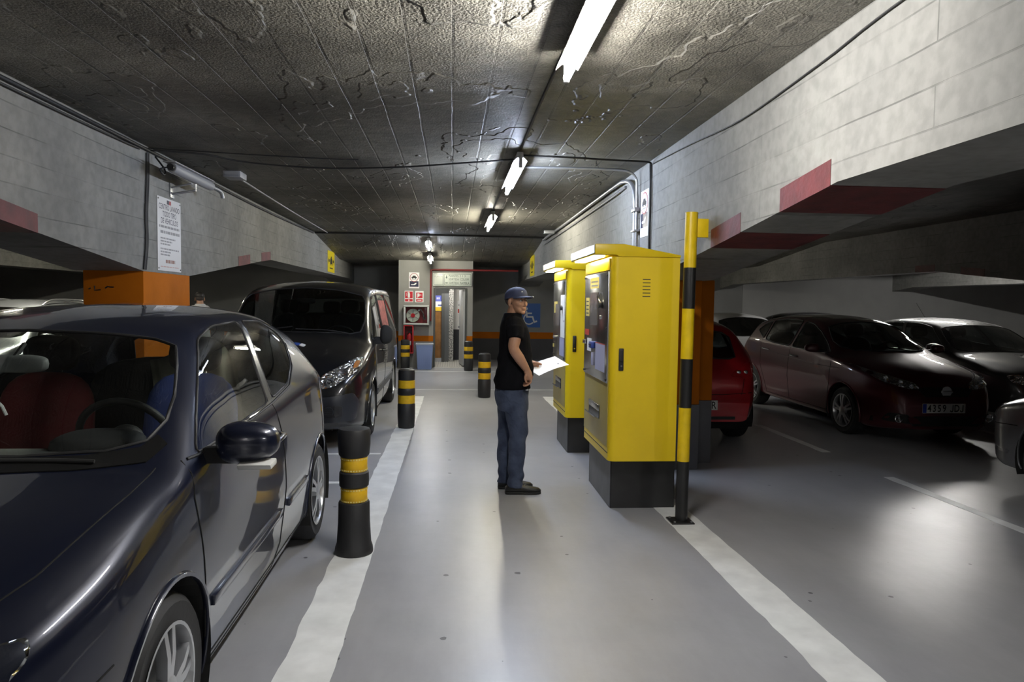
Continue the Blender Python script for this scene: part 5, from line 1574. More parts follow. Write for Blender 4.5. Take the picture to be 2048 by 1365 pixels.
def tweak(spec, hz=1.0, wz=1.0):
    """scale heights above the sill and widths of a spec"""
    f = lambda z: z * hz
    c = spec['curves']
    for k in ('top', 'zb', 'zm'): c[k] = [(u, f(z)) for u, z in c[k]]
    for k in ('wr', 'wb', 'wm', 'ws'): c[k] = [(u, w * wz) for u, w in c[k]]
    spec['half'] *= wz
    spec['side_windows'] = [(n, [(u, f(z)) for u, z in p]) for n, p in spec['side_windows']]
    spec['top_windows'] = [(n, [(u, y * wz) for u, y in p]) for n, p in spec['top_windows']]
    return spec

def wheels(root, car, R=0.31, rim=0.215, spokes=5, style='split', sides=(1, -1), rz_front=0.0, mat=None):
    for (uw, zw, Ra), fr in zip(car.spec['arches'], (1, 0)):
        for sd in sides:
            make_wheel(root, (car.spec['half'] - 0.028) * sd, uw, R, R, rim, sd, spokes, style=style, rz=rz_front * fr, rim_mat=mat)

def common(root, car, clothed=True):
    L = car.L
    MB().box(-0.55, 0.55, 0.25, L - 0.25, 0.17, 0.30).build('underbody', M_under, root)
    for (uw, zw, Ra) in car.spec['arches']:
        MB().lathe([(0.05, -0.62), (0.05, 0.62)], 10, 'x', (0, uw, 0.31)).build('axle', M_under, root)

# ---------------------------------------------------------------- dark blue hatchback in the foreground
P_golf = car_paint('midnight_blue_paint', (0.006, 0.009, 0.026), rough=0.3, metal=0.35)
golf = thing('hatchback', 'dark blue three-door hatchback in the left foreground', 'car', (-1.75, 1.47, 0))
g = Car(golf_spec(), 120).build(golf, P_golf, lambda n: M_glass)
common(golf, g)
wheels(golf, g, 0.325, 0.222, 5, 'split')
for sd, vw in ((1, 'left'), (-1, 'right')):
    for pts in ([(1.155, 1.03), (1.13, 0.90), (1.19, 0.55), (1.22, 0.26), (1.30, 0.235), (2.25, 0.245), (2.40, 0.32), (2.46, 0.60), (2.40, 0.90), (2.30, 1.07)], [(1.22, 0.26), (3.08, 0.27)], [(0.50, 0.62), (0.30, 0.60), (0.10, 0.58)]):
        m = g.line(vw, pts, 0.0032)
        if m: m.build('panel_gap', M_seam, golf)
    g.panel(vw, [(1.27, 0.455), (2.36, 0.475), (2.36, 0.515), (1.27, 0.495)], 0.014, 0.01, 0.08).build('rub_strip', P_golf, golf, bevel=0.004)
    g.panel(vw, [(2.52, 0.48), (3.03, 0.49), (3.03, 0.53), (2.52, 0.52)], 0.014, 0.01, 0.08).build('rub_strip', P_golf, golf, bevel=0.004)
    g.panel(vw, round2([(2.12, 0.87), (2.34, 0.875), (2.34, 0.93), (2.12, 0.925)], 0.02), 0.002, 0.005, 0.05).build('handle_recess', M_trim, golf)
    h0, d0 = g.hit(vw, (2.23, 0.905))
    MB().tube([(h0.x + 0.004 * sd, 2.11 + 0, 0.905), (h0.x + 0.035 * sd, 2.15, 0.907), (h0.x + 0.035 * sd, 2.30, 0.912), (h0.x + 0.004 * sd, 2.35, 0.912)], 0.014, 8).build('door_handle', P_golf, golf, smooth=60)
    make_mirror(golf, 0.845 * sd, 1.31, 1.065, sd, P_golf, 0.225, 0.170, 0.19, True, 0.030)
    # headlamp
    hp = [(0.34 * sd, 0.63), (0.715 * sd, 0.655), (0.785 * sd, 0.765), (0.765 * sd, 0.805), (0.60 * sd, 0.805), (0.36 * sd, 0.745)]
    hl = g.panel('front', hp, 0.003, 0.01, 0.05, 0.05).build('headlamp', M_refl, golf)
    g.panel('front', hp, 0.018, 0.01, 0.05, 0.05).build('lamp_cover', M_lens, hl)
    # hood shut line
    m = g.line('top', [(0.60 * sd, 0.13), (0.69 * sd, 0.45), (0.735 * sd, 0.90), (0.74 * sd, 1.08)], 0.003)
    if m: m.build('hood_gap', M_seam, golf)
    # waistline trim under the glass
    m = g.line(vw, [(1.18, 1.03), (1.7, 1.045), (2.3, 1.075), (2.75, 1.115), (3.05, 1.20), (3.27, 1.325)], 0.006, 0.002)
    if m: m.build('waist_trim', M_trim, golf)
    # B pillar
    g.panel(vw, [(2.255, 1.09), (2.33, 1.095), (2.575, 1.485), (2.51, 1.487)], 0.004, 0.004, 0.05).build('door_pillar', M('satin_pillar', (0.012, 0.013, 0.018), 0.25), golf)
g.panel('front', [(-0.30, 0.64), (0.30, 0.64), (0.33, 0.73), (-0.33, 0.73)], 0.004, 0.01, 0.06).build('grille', M_trim, golf)
g.panel('front', [(-0.50, 0.29), (0.50, 0.29), (0.54, 0.40), (-0.54, 0.40)], 0.004, 0.01, 0.06).build('lower_grille', M_trim, golf)
MB().lathe([(0.055, -0.012), (0.06, 0.0), (0.03, 0.003)], 24, 'y', (0, g.hit('front', (0, 0.69))[0].y - 0.004, 0.69)).build('badge', M_chrome, golf, smooth=40)
# scuttle with wipers
g.panel('top', [(-0.69, 1.23), (-0.655, 1.165), (-0.5, 1.10), (-0.3, 1.065), (0, 1.05), (0.3, 1.065), (0.5, 1.10), (0.655, 1.165), (0.69, 1.23), (0.735, 1.20), (0.70, 1.10), (0.5, 1.01), (0.3, 0.965), (0, 0.945), (-0.3, 0.965), (-0.5, 1.01), (-0.70, 1.10), (-0.735, 1.20)], 0.004, 0.004, 0.05).build('scuttle', M('scuttle_black', (0.004, 0.004, 0.004), 0.8, spec=0.15), golf)
for x0, x1 in ((-0.60, -0.02), (0.02, 0.55)):
    m = g.line('top', [(x0, 1.09 if x0 < -0.1 else 1.02), (x1, 1.02 if x0 < -0.1 else 1.06)], 0.007, 0.012)
    if m: m.build('wiper', M_blackm, golf)
# cabin
cabin(golf, g, 1.2, 3.75, 0.74, 0.32, 1.02, 1.42, 0.36)
steering_wheel(golf, 0.37, 1.72, 1.00, 0.42, 0.19)
M_bluec = M('blue_jacket_cloth', (0.02, 0.04, 0.17), 0.8, var=0.2, vscale=6)
M_redc = M('dark_red_cloth', (0.12, 0.010, 0.014), 0.85, var=0.2, vscale=6)
seat(golf, 0.37, 2.42, 0.50, M_bluec, hmat=M_seat)
seat(golf, -0.37, 2.42, 0.50, M_redc, hmat=M_seat)
MB().ball((0, 3.25, 0.62), 0.66, 0.26, 0.12, 20, 10, 0.6).build('rear_bench', M_seat, golf, smooth=60)
mb = MB().ball((0, 3.52, 0.90), 0.64, 0.09, 0.32, 20, 12, 0.6); mb.build('rear_backrest', M_seat, golf, smooth=60)
rm = rear_mirror(golf, 0.02, 1.56, 1.335, M('mirror_shell_grey', (0.20, 0.21, 0.21), 0.5))
MB().tube([(0.02, 1.55, 1.36), (0.02, 1.62, 1.41)], 0.010, 6).build('mirror_stem', M_trim, rm)
# folds of a cloth drawn across the back of the cabin
cl = MB(); nx, nz = 26, 8; vs = []
for j in range(nz):
    for i in range(nx):
        t = i / (nx - 1); x = lerp(-0.05, 0.50, t); k = j / (nz - 1)
        sag = 0.10 * math.sin(math.pi * t) 
        vs.append((x + 0.02 * math.sin(9 * t + 2 * k), 2.95 + 0.04 * math.sin(22 * t + 1.5 * k) * (0.4 + 0.6 * (1 - k)) + 0.12 * (1 - k), lerp(0.80, 1.34 - 0.10 * (2 * t - 1) ** 2 - 0.05 * math.sin(7 * t), k)))
cl.add(vs, [(j * nx + i, j * nx + i + 1, (j + 1) * nx + i + 1, (j + 1) * nx + i) for j in range(nz - 1) for i in range(nx - 1)])
sheet = cl.build('draped_cloth', M('olive_grey_cloth', (0.22, 0.225, 0.17), 0.9), None, smooth=80)
tag(sheet, 'olive grey cloth draped behind the front seats of the dark blue hatchback', 'cloth')
sheet.location = golf.location
# little ornament hanging from the mirror
orn = thing('mirror_ornament', 'small cream charm hanging from the mirror of the dark blue hatchback', 'ornament', (-1.75 - 0.06, 1.47 + 1.545, 1.10))
MB().tube([(0.02, 0, 0.23), (0.0, 0, 0.10)], 0.002, 5).build('cord', M('cream_cord', (0.4, 0.33, 0.1), 0.8), orn)
MB().ball((0, 0, 0.13), 0.014, 0.012, 0.03, 10, 8).build('bead', M('charm_yellow', (0.75, 0.55, 0.08), 0.6), orn, smooth=60)
MB().ball((0, 0, 0.05), 0.018, 0.014, 0.022, 10, 8).build('charm', M('charm_cream', (0.80, 0.72, 0.52), 0.6), orn, smooth=60)
MB().tube([(0.0, 0, 0.10), (0.03, 0.005, 0.065), (0.045, 0.005, 0.03)], 0.006, 6).build('tassel', M('charm_grey', (0.6, 0.6, 0.6), 0.6), orn)

# ---------------------------------------------------------------- black van
P_van = car_paint('black_van_paint', (0.010, 0.0105, 0.013), rough=0.28, metal=0.4)
M_bump = M('dark_bumper_plastic', (0.020, 0.022, 0.028), 0.35)
van = thing('van', 'black passenger van parked behind the dark blue hatchback', 'van', (-1.86, 7.80, 0))
v = Car(van_spec(), 100).build(van, P_van, lambda n: M_glassd)
common(van, v)
wheels(van, v, 0.325, 0.205, 5, 'plain')
for sd, vw in ((1, 'left'), (-1, 'right')):
    hp = [(0.42 * sd, 0.655), (0.60 * sd, 0.685), (0.84 * sd, 0.845), (0.875 * sd, 0.975), (0.79 * sd, 0.975), (0.47 * sd, 0.80)]
    hl = v.panel('front', hp, 0.006, 0.015, 0.04, 0.05).build('headlamp', M_refl, van)
    for (hx, hz, hr) in ((0.55, 0.740, 0.052), (0.68, 0.815, 0.066)):
        p, d = v.hit('front', (hx * sd, hz))
        MB().lathe([(hr, -0.035), (hr * 0.96, -0.03), (hr * 0.55, 0.0), (0.001, 0.01)], 24, 'y', (hx * sd, p.y - 0.008, hz), caps=False).build('lamp_bowl', M_chrome, hl, smooth=40)
    v.panel('front', [(0.775 * sd, 0.870), (0.825 * sd, 0.875), (0.835 * sd, 0.945), (0.785 * sd, 0.94)], 0.010, 0.01, 0.03, 0.02).build('indicator_lens', M_amber, hl)
    v.panel('front', hp, 0.045, 0.005, 0.04, 0.05).build('lamp_cover', M_lens, hl)
    # bumper corner and fog lamp
    v.panel('front', [(0.30 * sd, 0.30), (0.82 * sd, 0.31), (0.86 * sd, 0.50), (0.80 * sd, 0.615), (0.32 * sd, 0.545)], 0.016, 0.02, 0.05, 0.04).build('bumper_corner', M_bump, van, smooth=40)
    p, d = v.hit('front', (0.56 * sd, 0.425))
    v.panel('front', [(0.44 * sd, 0.365), (0.70 * sd, 0.365), (0.70 * sd, 0.485), (0.46 * sd, 0.485)], 0.022, 0.01, 0.05, 0.03).build('fog_lamp_recess', M_trim, van)
    fl = MB().lathe([(0.052, -0.035), (0.052, 0.02)], 20, 'y', (0.56 * sd, p.y - 0.01, 0.425)).build('fog_lamp', M_bump, van, smooth=40)
    for k in range(4):
        MB().box(0.52 * sd, 0.60 * sd, p.y - 0.05, p.y - 0.044, 0.39 + k * 0.022, 0.398 + k * 0.022).build('slat', M_trim, fl)
    make_mirror(van, 0.905 * sd, 1.42, 1.19, sd, M_blackm, 0.16, 0.27, 0.14, False, 0.05)
    for pts in ([(1.15, 1.08), (1.22, 0.70), (1.32, 0.30), (2.30, 0.28), (2.36, 0.70), (2.36, 1.12), (2.36, 1.72)], [(2.36, 0.9), (4.4, 0.9)]):
        m = v.line(vw, pts, 0.0035)
        if m: m.build('panel_gap', M_seam, van)
    v.panel(vw, [(1.36, 0.44), (3.46, 0.45), (3.46, 0.53), (1.36, 0.52)], 0.014, 0.01, 0.1).build('rub_strip', M_bump, van)
    h0, d0 = v.hit(vw, (2.2, 0.95))
    MB().tube([(h0.x, 2.06, 0.95), (h0.x + 0.04 * sd, 2.10, 0.95), (h0.x + 0.04 * sd, 2.22, 0.955), (h0.x, 2.27, 0.955)], 0.014, 8).build('door_handle', M_trim, van, smooth=60)
v.panel('front', [(-0.34, 0.545), (0.34, 0.545), (0.40, 0.74), (0.33, 0.80), (-0.33, 0.80), (-0.40, 0.74)], 0.004, 0.01, 0.06, 0.03).build('grille', M_trim, van)
for k in range(5):
    z = 0.565 + k * 0.042
    v.panel('front', [(-0.34, z), (0.34, z), (0.345, z + 0.014), (-0.345, z + 0.014)], 0.014, 0.004, 0.08).build('grille_bar', M_bump, van)
v.panel('front', [(-0.30, 0.27), (0.30, 0.27), (0.31, 0.52), (-0.31, 0.52)], 0.010, 0.015, 0.06, 0.03).build('bumper_centre', M_bump, van)
# small blue and white emblem on the bonnet
em = v.panel('top', [(-0.06 + 0.10, 0.62), (0.02 + 0.10, 0.60), (0.03 + 0.10, 0.68), (-0.05 + 0.10, 0.70)], 0.003, 0.002, 0.04, 0.02).build('bonnet_emblem', M('emblem_blue', (0.03, 0.08, 0.35), 0.4), van)
v.panel('top', [(0.02 + 0.10, 0.60), (0.08 + 0.10, 0.57), (0.10 + 0.10, 0.63), (0.04 + 0.10, 0.67)], 0.004, 0.002, 0.04, 0.02).build('emblem_swoosh', M_paper, em)
for x0, x1 in ((-0.68, -0.05), (0.0, 0.62)):
    m = v.line('top', [(x0, 1.02), (x1, 1.06)], 0.009, 0.014)
    if m: m.build('wiper', M_trim, van)
cabin(van, v, 1.2, 4.5, 0.82, 0.42, 1.16, 1.45, 0.42)
steering_wheel(van, 0.42, 1.72, 1.14, 0.75, 0.19)
for x in (0.42, -0.42):
    seat(van, x, 2.5, 0.72, M_seat)
for x in (0.48, 0.0, -0.48):
    seat(van, x, 3.5, 0.70, M_seat, w=0.22)
rear_mirror(van, 0.0, 1.62, 1.60)
# red and white reflection of signs, painted onto the flank glass
fm = v.panel('left', [(2.50, 1.22), (3.40, 1.22), (3.40, 1.62), (2.50, 1.62)], 0.004, 0.001, 0.1).build('painted_reflection', M('red_white_reflection', (0.30, 0.10, 0.10), 0.5, var=0.8, vscale=14), van)

# ---------------------------------------------------------------- dark red hatchback on the right
P_note = car_paint('burgundy_paint', (0.075, 0.005, 0.011), rough=0.42, metal=0.2)
note = thing('hatchback', 'burgundy five-door hatchback with number plate 4359 JDJ', 'car', (5.70, 7.89, 0))
note.scale = (1, 1.08, 1)
n_ = Car(tweak(note_spec(), 1.0, 0.92), 100).build(note, P_note, lambda n: M_glassd)
common(note, n_)
wheels(note, n_, 0.30, 0.205, 5, 'split')
for sd, vw in ((1, 'left'), (-1, 'right')):
    hp = [(0.30 * sd, 0.665), (0.46 * sd, 0.675), (0.64 * sd, 0.735), (0.742 * sd, 0.905), (0.715 * sd, 0.912), (0.60 * sd, 0.83), (0.33 * sd, 0.735)]
    hl = n_.panel('front', hp, 0.005, 0.012, 0.04, 0.03).build('headlamp', M_refl, note)
    for (hx, hz, hr) in ((0.40, 0.70, 0.026), (0.50, 0.735, 0.036), (0.60, 0.775, 0.034)):
        p, d = n_.hit('front', (hx * sd, hz))
        MB().lathe([(hr, -0.02), (hr * 0.6, 0.0), (0.001, 0.006)], 18, 'y', (hx * sd, p.y - 0.006, hz), caps=False).build('lamp_bowl', M_chrome, hl, smooth=40)
    n_.panel('front', hp, 0.026, 0.004, 0.04, 0.03).build('lamp_cover', M_lens, hl)
    p, d = n_.hit('front', (0.52 * sd, 0.33))
    n_.panel('front', [(0.40 * sd, 0.27), (0.66 * sd, 0.29), (0.62 * sd, 0.39), (0.46 * sd, 0.38)], 0.004, 0.01, 0.05, 0.03).build('fog_lamp_recess', M_trim, note)
    MB().lathe([(0.052, -0.03), (0.045, -0.035), (0.04, -0.02), (0.001, -0.01)], 20, 'y', (0.55 * sd, p.y + 0.02, 0.335), caps=False).build('fog_lamp', M_chrome, note, smooth=40)
    n_.panel('front', [(0.30 * sd, 0.27), (0.44 * sd, 0.28), (0.47 * sd, 0.355), (0.36 * sd, 0.34)], 0.012, 0.01, 0.05, 0.02).build('bumper_blade', P_note, note)
    make_mirror(note, 0.755 * sd, 1.34, 1.06, sd, P_note, 0.19, 0.13, 0.12, False, 0.04)
    for pts in ([(1.12, 1.0), (1.14, 0.62), (1.22, 0.25), (2.20, 0.26), (2.24, 0.60), (2.21, 1.02)], [(2.20, 0.26), (2.9, 0.27), (3.0, 0.48), (3.12, 0.70), (3.14, 1.08)]):
        m = n_.line(vw, pts, 0.003)
        if m: m.build('panel_gap', M_seam, note)
    for (uu, zz) in ((2.07, 0.90), (2.95, 0.945)):
        h0, d0 = n_.hit(vw, (uu, zz))
        MB().tube([(h0.x, uu - 0.10, zz - 0.005), (h0.x + 0.032 * sd, uu - 0.06, zz), (h0.x + 0.032 * sd, uu + 0.06, zz + 0.005), (h0.x, uu + 0.10, zz + 0.008)], 0.013, 8).build('door_handle', M_chrome, note, smooth=60)
    m = n_.line(vw, [(0.95, 0.83), (1.6, 0.835), (2.4, 0.88), (3.2, 0.96)], 0.006, -0.001)
    if m: m.build('waist_crease', P_note, note, smooth=60)
    m = n_.line(vw, [(1.22, 0.995), (1.7, 1.0), (2.25, 1.022), (2.7, 1.04), (3.1, 1.085)], 0.005, 0.002)
    if m: m.build('waist_trim', M_chrome, note, smooth=60)
n_.panel('front', [(-0.26, 0.585), (0.26, 0.585), (0.34, 0.675), (0.20, 0.695), (-0.20, 0.695), (-0.34, 0.675)], 0.004, 0.01, 0.05).build('grille', M_trim, note)
p, d = n_.hit('front', (0.0, 0.64))
MB().lathe([(0.062, -0.010), (0.062, 0.0)], 28, 'y', (0, p.y - 0.008, 0.645), caps=True).build('badge', M_chrome, note, smooth=40)
MB().box(-0.075, 0.075, p.y - 0.024, p.y - 0.012, 0.632, 0.658).build('badge_bar', M_chrome, note, bevel=0.003)
n_.panel('front', [(-0.42, 0.245), (0.42, 0.245), (0.40, 0.36), (-0.40, 0.36)], 0.004, 0.01, 0.06, 0.03).build('lower_grille', M_trim, note)
number_plate(note, 'front', n_, 0.455, '4359 JDJ', x=-0.04)
cabin(note, n_, 1.2, 3.6, 0.70, 0.32, 0.98, 1.36, 0.34)
steering_wheel(note, 0.34, 1.62, 0.98, 0.45, 0.18)
for x in (0.34, -0.34):
    seat(note, x, 2.25, 0.46, M_seat, tilt=0.18)
seat(note, 0.3, 3.2, 0.50, M_seat); seat(note, -0.3, 3.2, 0.50, M_seat)
rear_mirror(note, 0.0, 1.42, 1.26)

# ---------------------------------------------------------------- bright red hatchback seen from behind
P_redc = car_paint('bright_red_paint', (0.36, 0.008, 0.014), rough=0.3, metal=0.25)
red = thing('hatchback', 'bright red hatchback seen from behind, half hidden by the orange column', 'car', (2.76, 12.05, 0), math.pi)
r_ = Car(tweak(note_spec(), 1.0, 0.98), 80).build(red, P_redc, lambda n: M_glassd)
common(red, r_)
wheels(red, r_, 0.315, 0.205, 5, 'split')
for sd, vw in ((1, 'left'), (-1, 'right')):
    tl = r_.panel('rear', [(0.40 * sd, 0.80), (0.44 * sd, 0.86), (0.62 * sd, 0.955), (0.715 * sd, 0.97), (0.73 * sd, 0.86), (0.66 * sd, 0.79)], 0.008, 0.02, 0.04, 0.04).build('tail_lamp', M_redlens, red)
    for hx in (0.50, 0.585):
        p, d = r_.hit('rear', (hx * sd, 0.85))
        MB().ball((hx * sd, p.y + 0.004, 0.85), 0.03, 0.012, 0.025, 14, 8).build('lamp_bulb', M_chrome, tl, smooth=60)
    make_mirror(red, 0.80 * sd, 1.34, 1.06, sd, P_redc, 0.19, 0.13, 0.12, False, 0.04)
r_.panel('rear', [(-0.45, 0.315), (0.45, 0.315), (0.45, 0.35), (-0.45, 0.35)], 0.006, 0.01, 0.06).build('bumper_insert', M_trim, red)
m = r_.line('rear', [(-0.66, 0.62), (-0.3, 0.60), (0.3, 0.60), (0.66, 0.62)], 0.004)
if m: m.build('tailgate_gap', M_seam, red)
m = r_.line('rear', [(-0.52, 0.60), (-0.56, 0.78)], 0.004)
if m: m.build('tailgate_gap', M_seam, red)
number_plate(red, 'rear', r_, 0.48, '____ __R', x=0.02)
cabin(red, r_, 1.2, 3.6, 0.70, 0.32, 0.98, 1.36, 0.34)

# ---------------------------------------------------------------- charcoal hatchback beyond the burgundy one
P_grey = car_paint('charcoal_paint', (0.070, 0.070, 0.072), rough=0.5, metal=0.2)
seatc = thing('hatchback', 'charcoal grey hatchback parked behind the burgundy one at the right', 'car', (8.10, 8.95, 0))
q_ = Car(tweak(golf_spec(), 0.925, 0.96), 80).build(seatc, P_grey, lambda n: M_glassd)
common(seatc, q_)
wheels(seatc, q_, 0.31, 0.205, 5, 'plain')
for sd, vw in ((1, 'left'), (-1, 'right')):
    make_mirror(seatc, 0.81 * sd, 1.30, 1.03, sd, P_grey, 0.19, 0.13, 0.12, False, 0.04)
    hp = [(0.32 * sd, 0.59), (0.66 * sd, 0.62), (0.70 * sd, 0.715), (0.56 * sd, 0.74), (0.34 * sd, 0.69)]
    q_.panel('front', hp, 0.006, 0.012, 0.05, 0.05).build('headlamp', M_refl, seatc)
    m = q_.line(vw, [(1.155, 0.96), (1.13, 0.85), (1.2, 0.5), (1.25, 0.25), (2.25, 0.25), (2.4, 0.6), (2.3, 0.99)], 0.003)
    if m: m.build('panel_gap', M_seam, seatc)
q_.panel('front', [(-0.30, 0.585), (0.30, 0.585), (0.33, 0.68), (-0.33, 0.68)], 0.004, 0.01, 0.06).build('grille', M_trim, seatc)
cabin(seatc, q_, 1.2, 3.6, 0.68, 0.32, 0.93, 1.42, 0.34)
for x in (0.34, -0.34):
    seat(seatc, x, 2.4, 0.42, M_seat)
MB().tube([(0.0, 2.9, 1.45), (0.0, 3.15, 1.70)], 0.003, 5).build('aerial', M_trim, seatc)

# ---------------------------------------------------------------- silver car cut by the right edge
P_silv = car_paint('silver_paint', (0.34, 0.35, 0.37), rough=0.3, metal=0.8)
silv = thing('hatchback', 'silver car whose front corner enters at the right edge', 'car', (5.74, 6.38, 0), math.pi)
k_ = Car(tweak(golf_spec(), 0.95, 0.99), 80).build(silv, P_silv, lambda n: M_glassd)
common(silv, k_)
wheels(silv, k_, 0.315, 0.21, 5, 'split')
for sd, vw in ((1, 'left'), (-1, 'right')):
    hp = [(0.34 * sd, 0.58), (0.72 * sd, 0.62), (0.765 * sd, 0.74), (0.62 * sd, 0.755), (0.36 * sd, 0.70)]
    hl = k_.panel('front', hp, 0.006, 0.012, 0.05, 0.05).build('headlamp', M_refl, silv)
    k_.panel('front', hp, 0.022, 0.006, 0.05, 0.05).build('lamp_cover', M_lens, hl)
    k_.panel('front', [(0.40 * sd, 0.44), (0.70 * sd, 0.46), (0.70 * sd, 0.50), (0.40 * sd, 0.48)], 0.014, 0.01, 0.05).build('bumper_strip', M_chrome, silv)
    m = k_.line(vw, [(0.52, 0.60), (0.30, 0.585), (0.12, 0.57)], 0.004)
    if m: m.build('panel_gap', M_seam, silv)
    k_.panel(vw, [(0.16, 0.34), (0.40, 0.33), (0.42, 0.36), (0.16, 0.37)], 0.008, 0.006, 0.05).build('bumper_strip', M_chrome, silv)
    make_mirror(silv, 0.83 * sd, 1.30, 1.06, sd, P_silv, 0.2, 0.14, 0.14, False, 0.04)
k_.panel('front', [(-0.30, 0.60), (0.30, 0.60), (0.33, 0.69), (-0.33, 0.69)], 0.004, 0.01, 0.06).build('grille', M_trim, silv)
cabin(silv, k_, 1.2, 3.6, 0.68, 0.32, 0.95, 1.42, 0.34)

# ---------------------------------------------------------------- cars far behind
def far_car(label, paint, x, y, rz, spec, rails=False, glass=None):
    t = thing('hatchback', label, 'car', (x, y, 0), rz)
    c = Car(spec, 44).build(t, paint, lambda n: glass or M_glassv)
    common(t, c); wheels(t, c, 0.31, 0.205, 5, 'plain')
    for sd, vw in ((1, 'left'), (-1, 'right')):
        c.panel('front', [(0.34 * sd, 0.60), (0.66 * sd, 0.63), (0.70 * sd, 0.74), (0.36 * sd, 0.71)], 0.006, 0.012, 0.08).build('headlamp', M_refl, t)
        make_mirror(t, 0.80 * sd, 1.30, 1.06, sd, paint, 0.19, 0.13, 0.12, False, 0.04)
        if rails:
            pts = []
            for uu in (1.95, 2.2, 2.9, 3.4, 3.6):
                h, d = c.hit('top', (0.53 * sd, uu)); pts.append((h.x, h.y, h.z + (0.045 if 2 < uu < 3.55 else 0.0)))
            MB().tube(smooth_path(pts, 4), 0.014, 8).build('roof_rail', M_alloy, t, smooth=60)
    return t
P_white = car_paint('white_paint', (0.62, 0.62, 0.62), rough=0.4, metal=0.0)
P_dark = car_paint('dark_grey_paint', (0.03, 0.03, 0.033), rough=0.3, metal=0.4)
far_car('white hatchback far behind the red and burgundy cars', P_white, 5.95, 12.75, 0, tweak(note_spec(), 0.98, 1.0))
far_car('dark car whose roof shows behind the burgundy hatchback', P_dark, 8.2, 13.6, 0, tweak(note_spec(), 1.0, 1.0))
far_car('silver estate with roof rails behind the blue hatchback at the left edge', P_silv, -6.35, 8.9, 0, tweak(golf_spec(), 1.0, 1.0), rails=True)
far_car('white car whose roof shows left of the orange column', P_white, -7.75, 13.6, 0, tweak(golf_spec(), 1.0, 1.0), rails=True)

# ================================================================ people
M_skin = M('tanned_skin', (0.42, 0.225, 0.14), 0.5, var=0.10, vscale=14, spec=0.4)
M_tee = M('black_cotton', (0.0055, 0.0055, 0.007), 0.9, var=0.2, vscale=10, bump=0.25, bscale=12, spec=0.08)
def denim():
    m, nt, b, N, L = newmat('blue_denim')
    tc = N('ShaderNodeTexCoord')
    n = N('ShaderNodeTexNoise'); n.inputs['Scale'].default_value = 7; n.inputs['Detail'].default_value = 5
    L(tc.outputs['Object'], n.inputs['Vector'])
    r = N('ShaderNodeValToRGB'); r.color_ramp.elements[0].position = 0.35; r.color_ramp.elements[1].position = 0.7
    r.color_ramp.elements[0].color = (0.022, 0.032, 0.065, 1); r.color_ramp.elements[1].color = (0.065, 0.085, 0.14, 1)
    L(n.outputs['Fac'], r.inputs['Fac']); L(r.outputs['Color'], b.inputs['Base Color'])
    b.inputs['Roughness'].default_value = 0.85
    w = N('ShaderNodeTexNoise'); w.inputs['Scale'].default_value = 16; w.inputs['Distortion'].default_value = 1.0
    L(tc.outputs['Object'], w.inputs['Vector'])
    bp = N('ShaderNodeBump'); bp.inputs['Strength'].default_value = 0.5; bp.inputs['Distance'].default_value = 0.02
    L(w.outputs['Fac'], bp.inputs['Height']); L(bp.outputs['Normal'], b.inputs['Normal'])
    return m
M_denim = denim()
M_navy = M('navy_cap_cloth', (0.035, 0.045, 0.10), 0.75, var=0.15, vscale=10)
M_shoe = M('black_leather', (0.010, 0.010, 0.010), 0.35)
M_sole = M('black_sole', (0.006, 0.006, 0.006), 0.7)
M_hair = M('short_grey_hair', (0.05, 0.04, 0.035), 0.8)

def rings(mb, secs, n=24, e=1.0):
    """secs: (z, xc, half depth, yc, half width) stacked upwards"""
    k0 = len(mb.v); vs = []
    sg = lambda a: math.copysign(abs(a) ** e, a)
    for (z, xc, hd, yc, hw) in secs:
        for i in range(n):
            a = 2 * math.pi * i / n
            vs.append((xc + hd * sg(math.cos(a)), yc + hw * sg(math.sin(a)), z))
    fs = []
    for j in range(len(secs) - 1):
        for i in range(n):
            fs.append((j * n + i, j * n + (i + 1) % n, (j + 1) * n + (i + 1) % n, (j + 1) * n + i))
    fs.append(tuple(range(n - 1, -1, -1))); fs.append(tuple((len(secs) - 1) * n + i for i in range(n)))
    return mb.add(vs, fs)

def limb(mb, pts, rad, n=14, k=5):
    """tapered limb with rounded ends through the joints"""
    P = smooth_path(pts, k)
    R = []
    for i in range(len(pts) - 1):
        for j in range(k): R.append(lerp(rad[i], rad[i + 1], j / k))
    R.append(rad[-1])
    mb.tube(P, R, n)
    for p, r in ((P[0], rad[0]), (P[-1], rad[-1])):
        mb.ball(tuple(p), r, r, r, 12, 8)
    return mb

def fuse(mb, voxel, iters=4, fac=0.5):
    """weld overlapping shapes into one continuous skin"""
    me = mb.mesh('fused')
    o = bpy.data.objects.new('fused', me); COL.objects.link(o)
    m = o.modifiers.new('r', 'REMESH'); m.mode = 'VOXEL'; m.voxel_size = voxel
    if iters:
        s = o.modifiers.new('s', 'SMOOTH'); s.factor = fac; s.iterations = iters
    dg = bpy.context.evaluated_depsgraph_get(); dg.update()
    out = bpy.data.meshes.new_from_object(o.evaluated_get(dg))
    bpy.data.objects.remove(o, do_unlink=True)
    for p in out.polygons: p.use_smooth = True
    return out

def part(name, me, mat, parent, label=None):
    me.name = name
    me.materials.clear(); me.materials.append(mat)
    o = bpy.data.objects.new(name, me); COL.objects.link(o); o.parent = parent
    if label: o['label'] = label
    return o

OX, OY = 0.53, 6.10
def W(x, y, z): return (x - OX, y - OY, z)

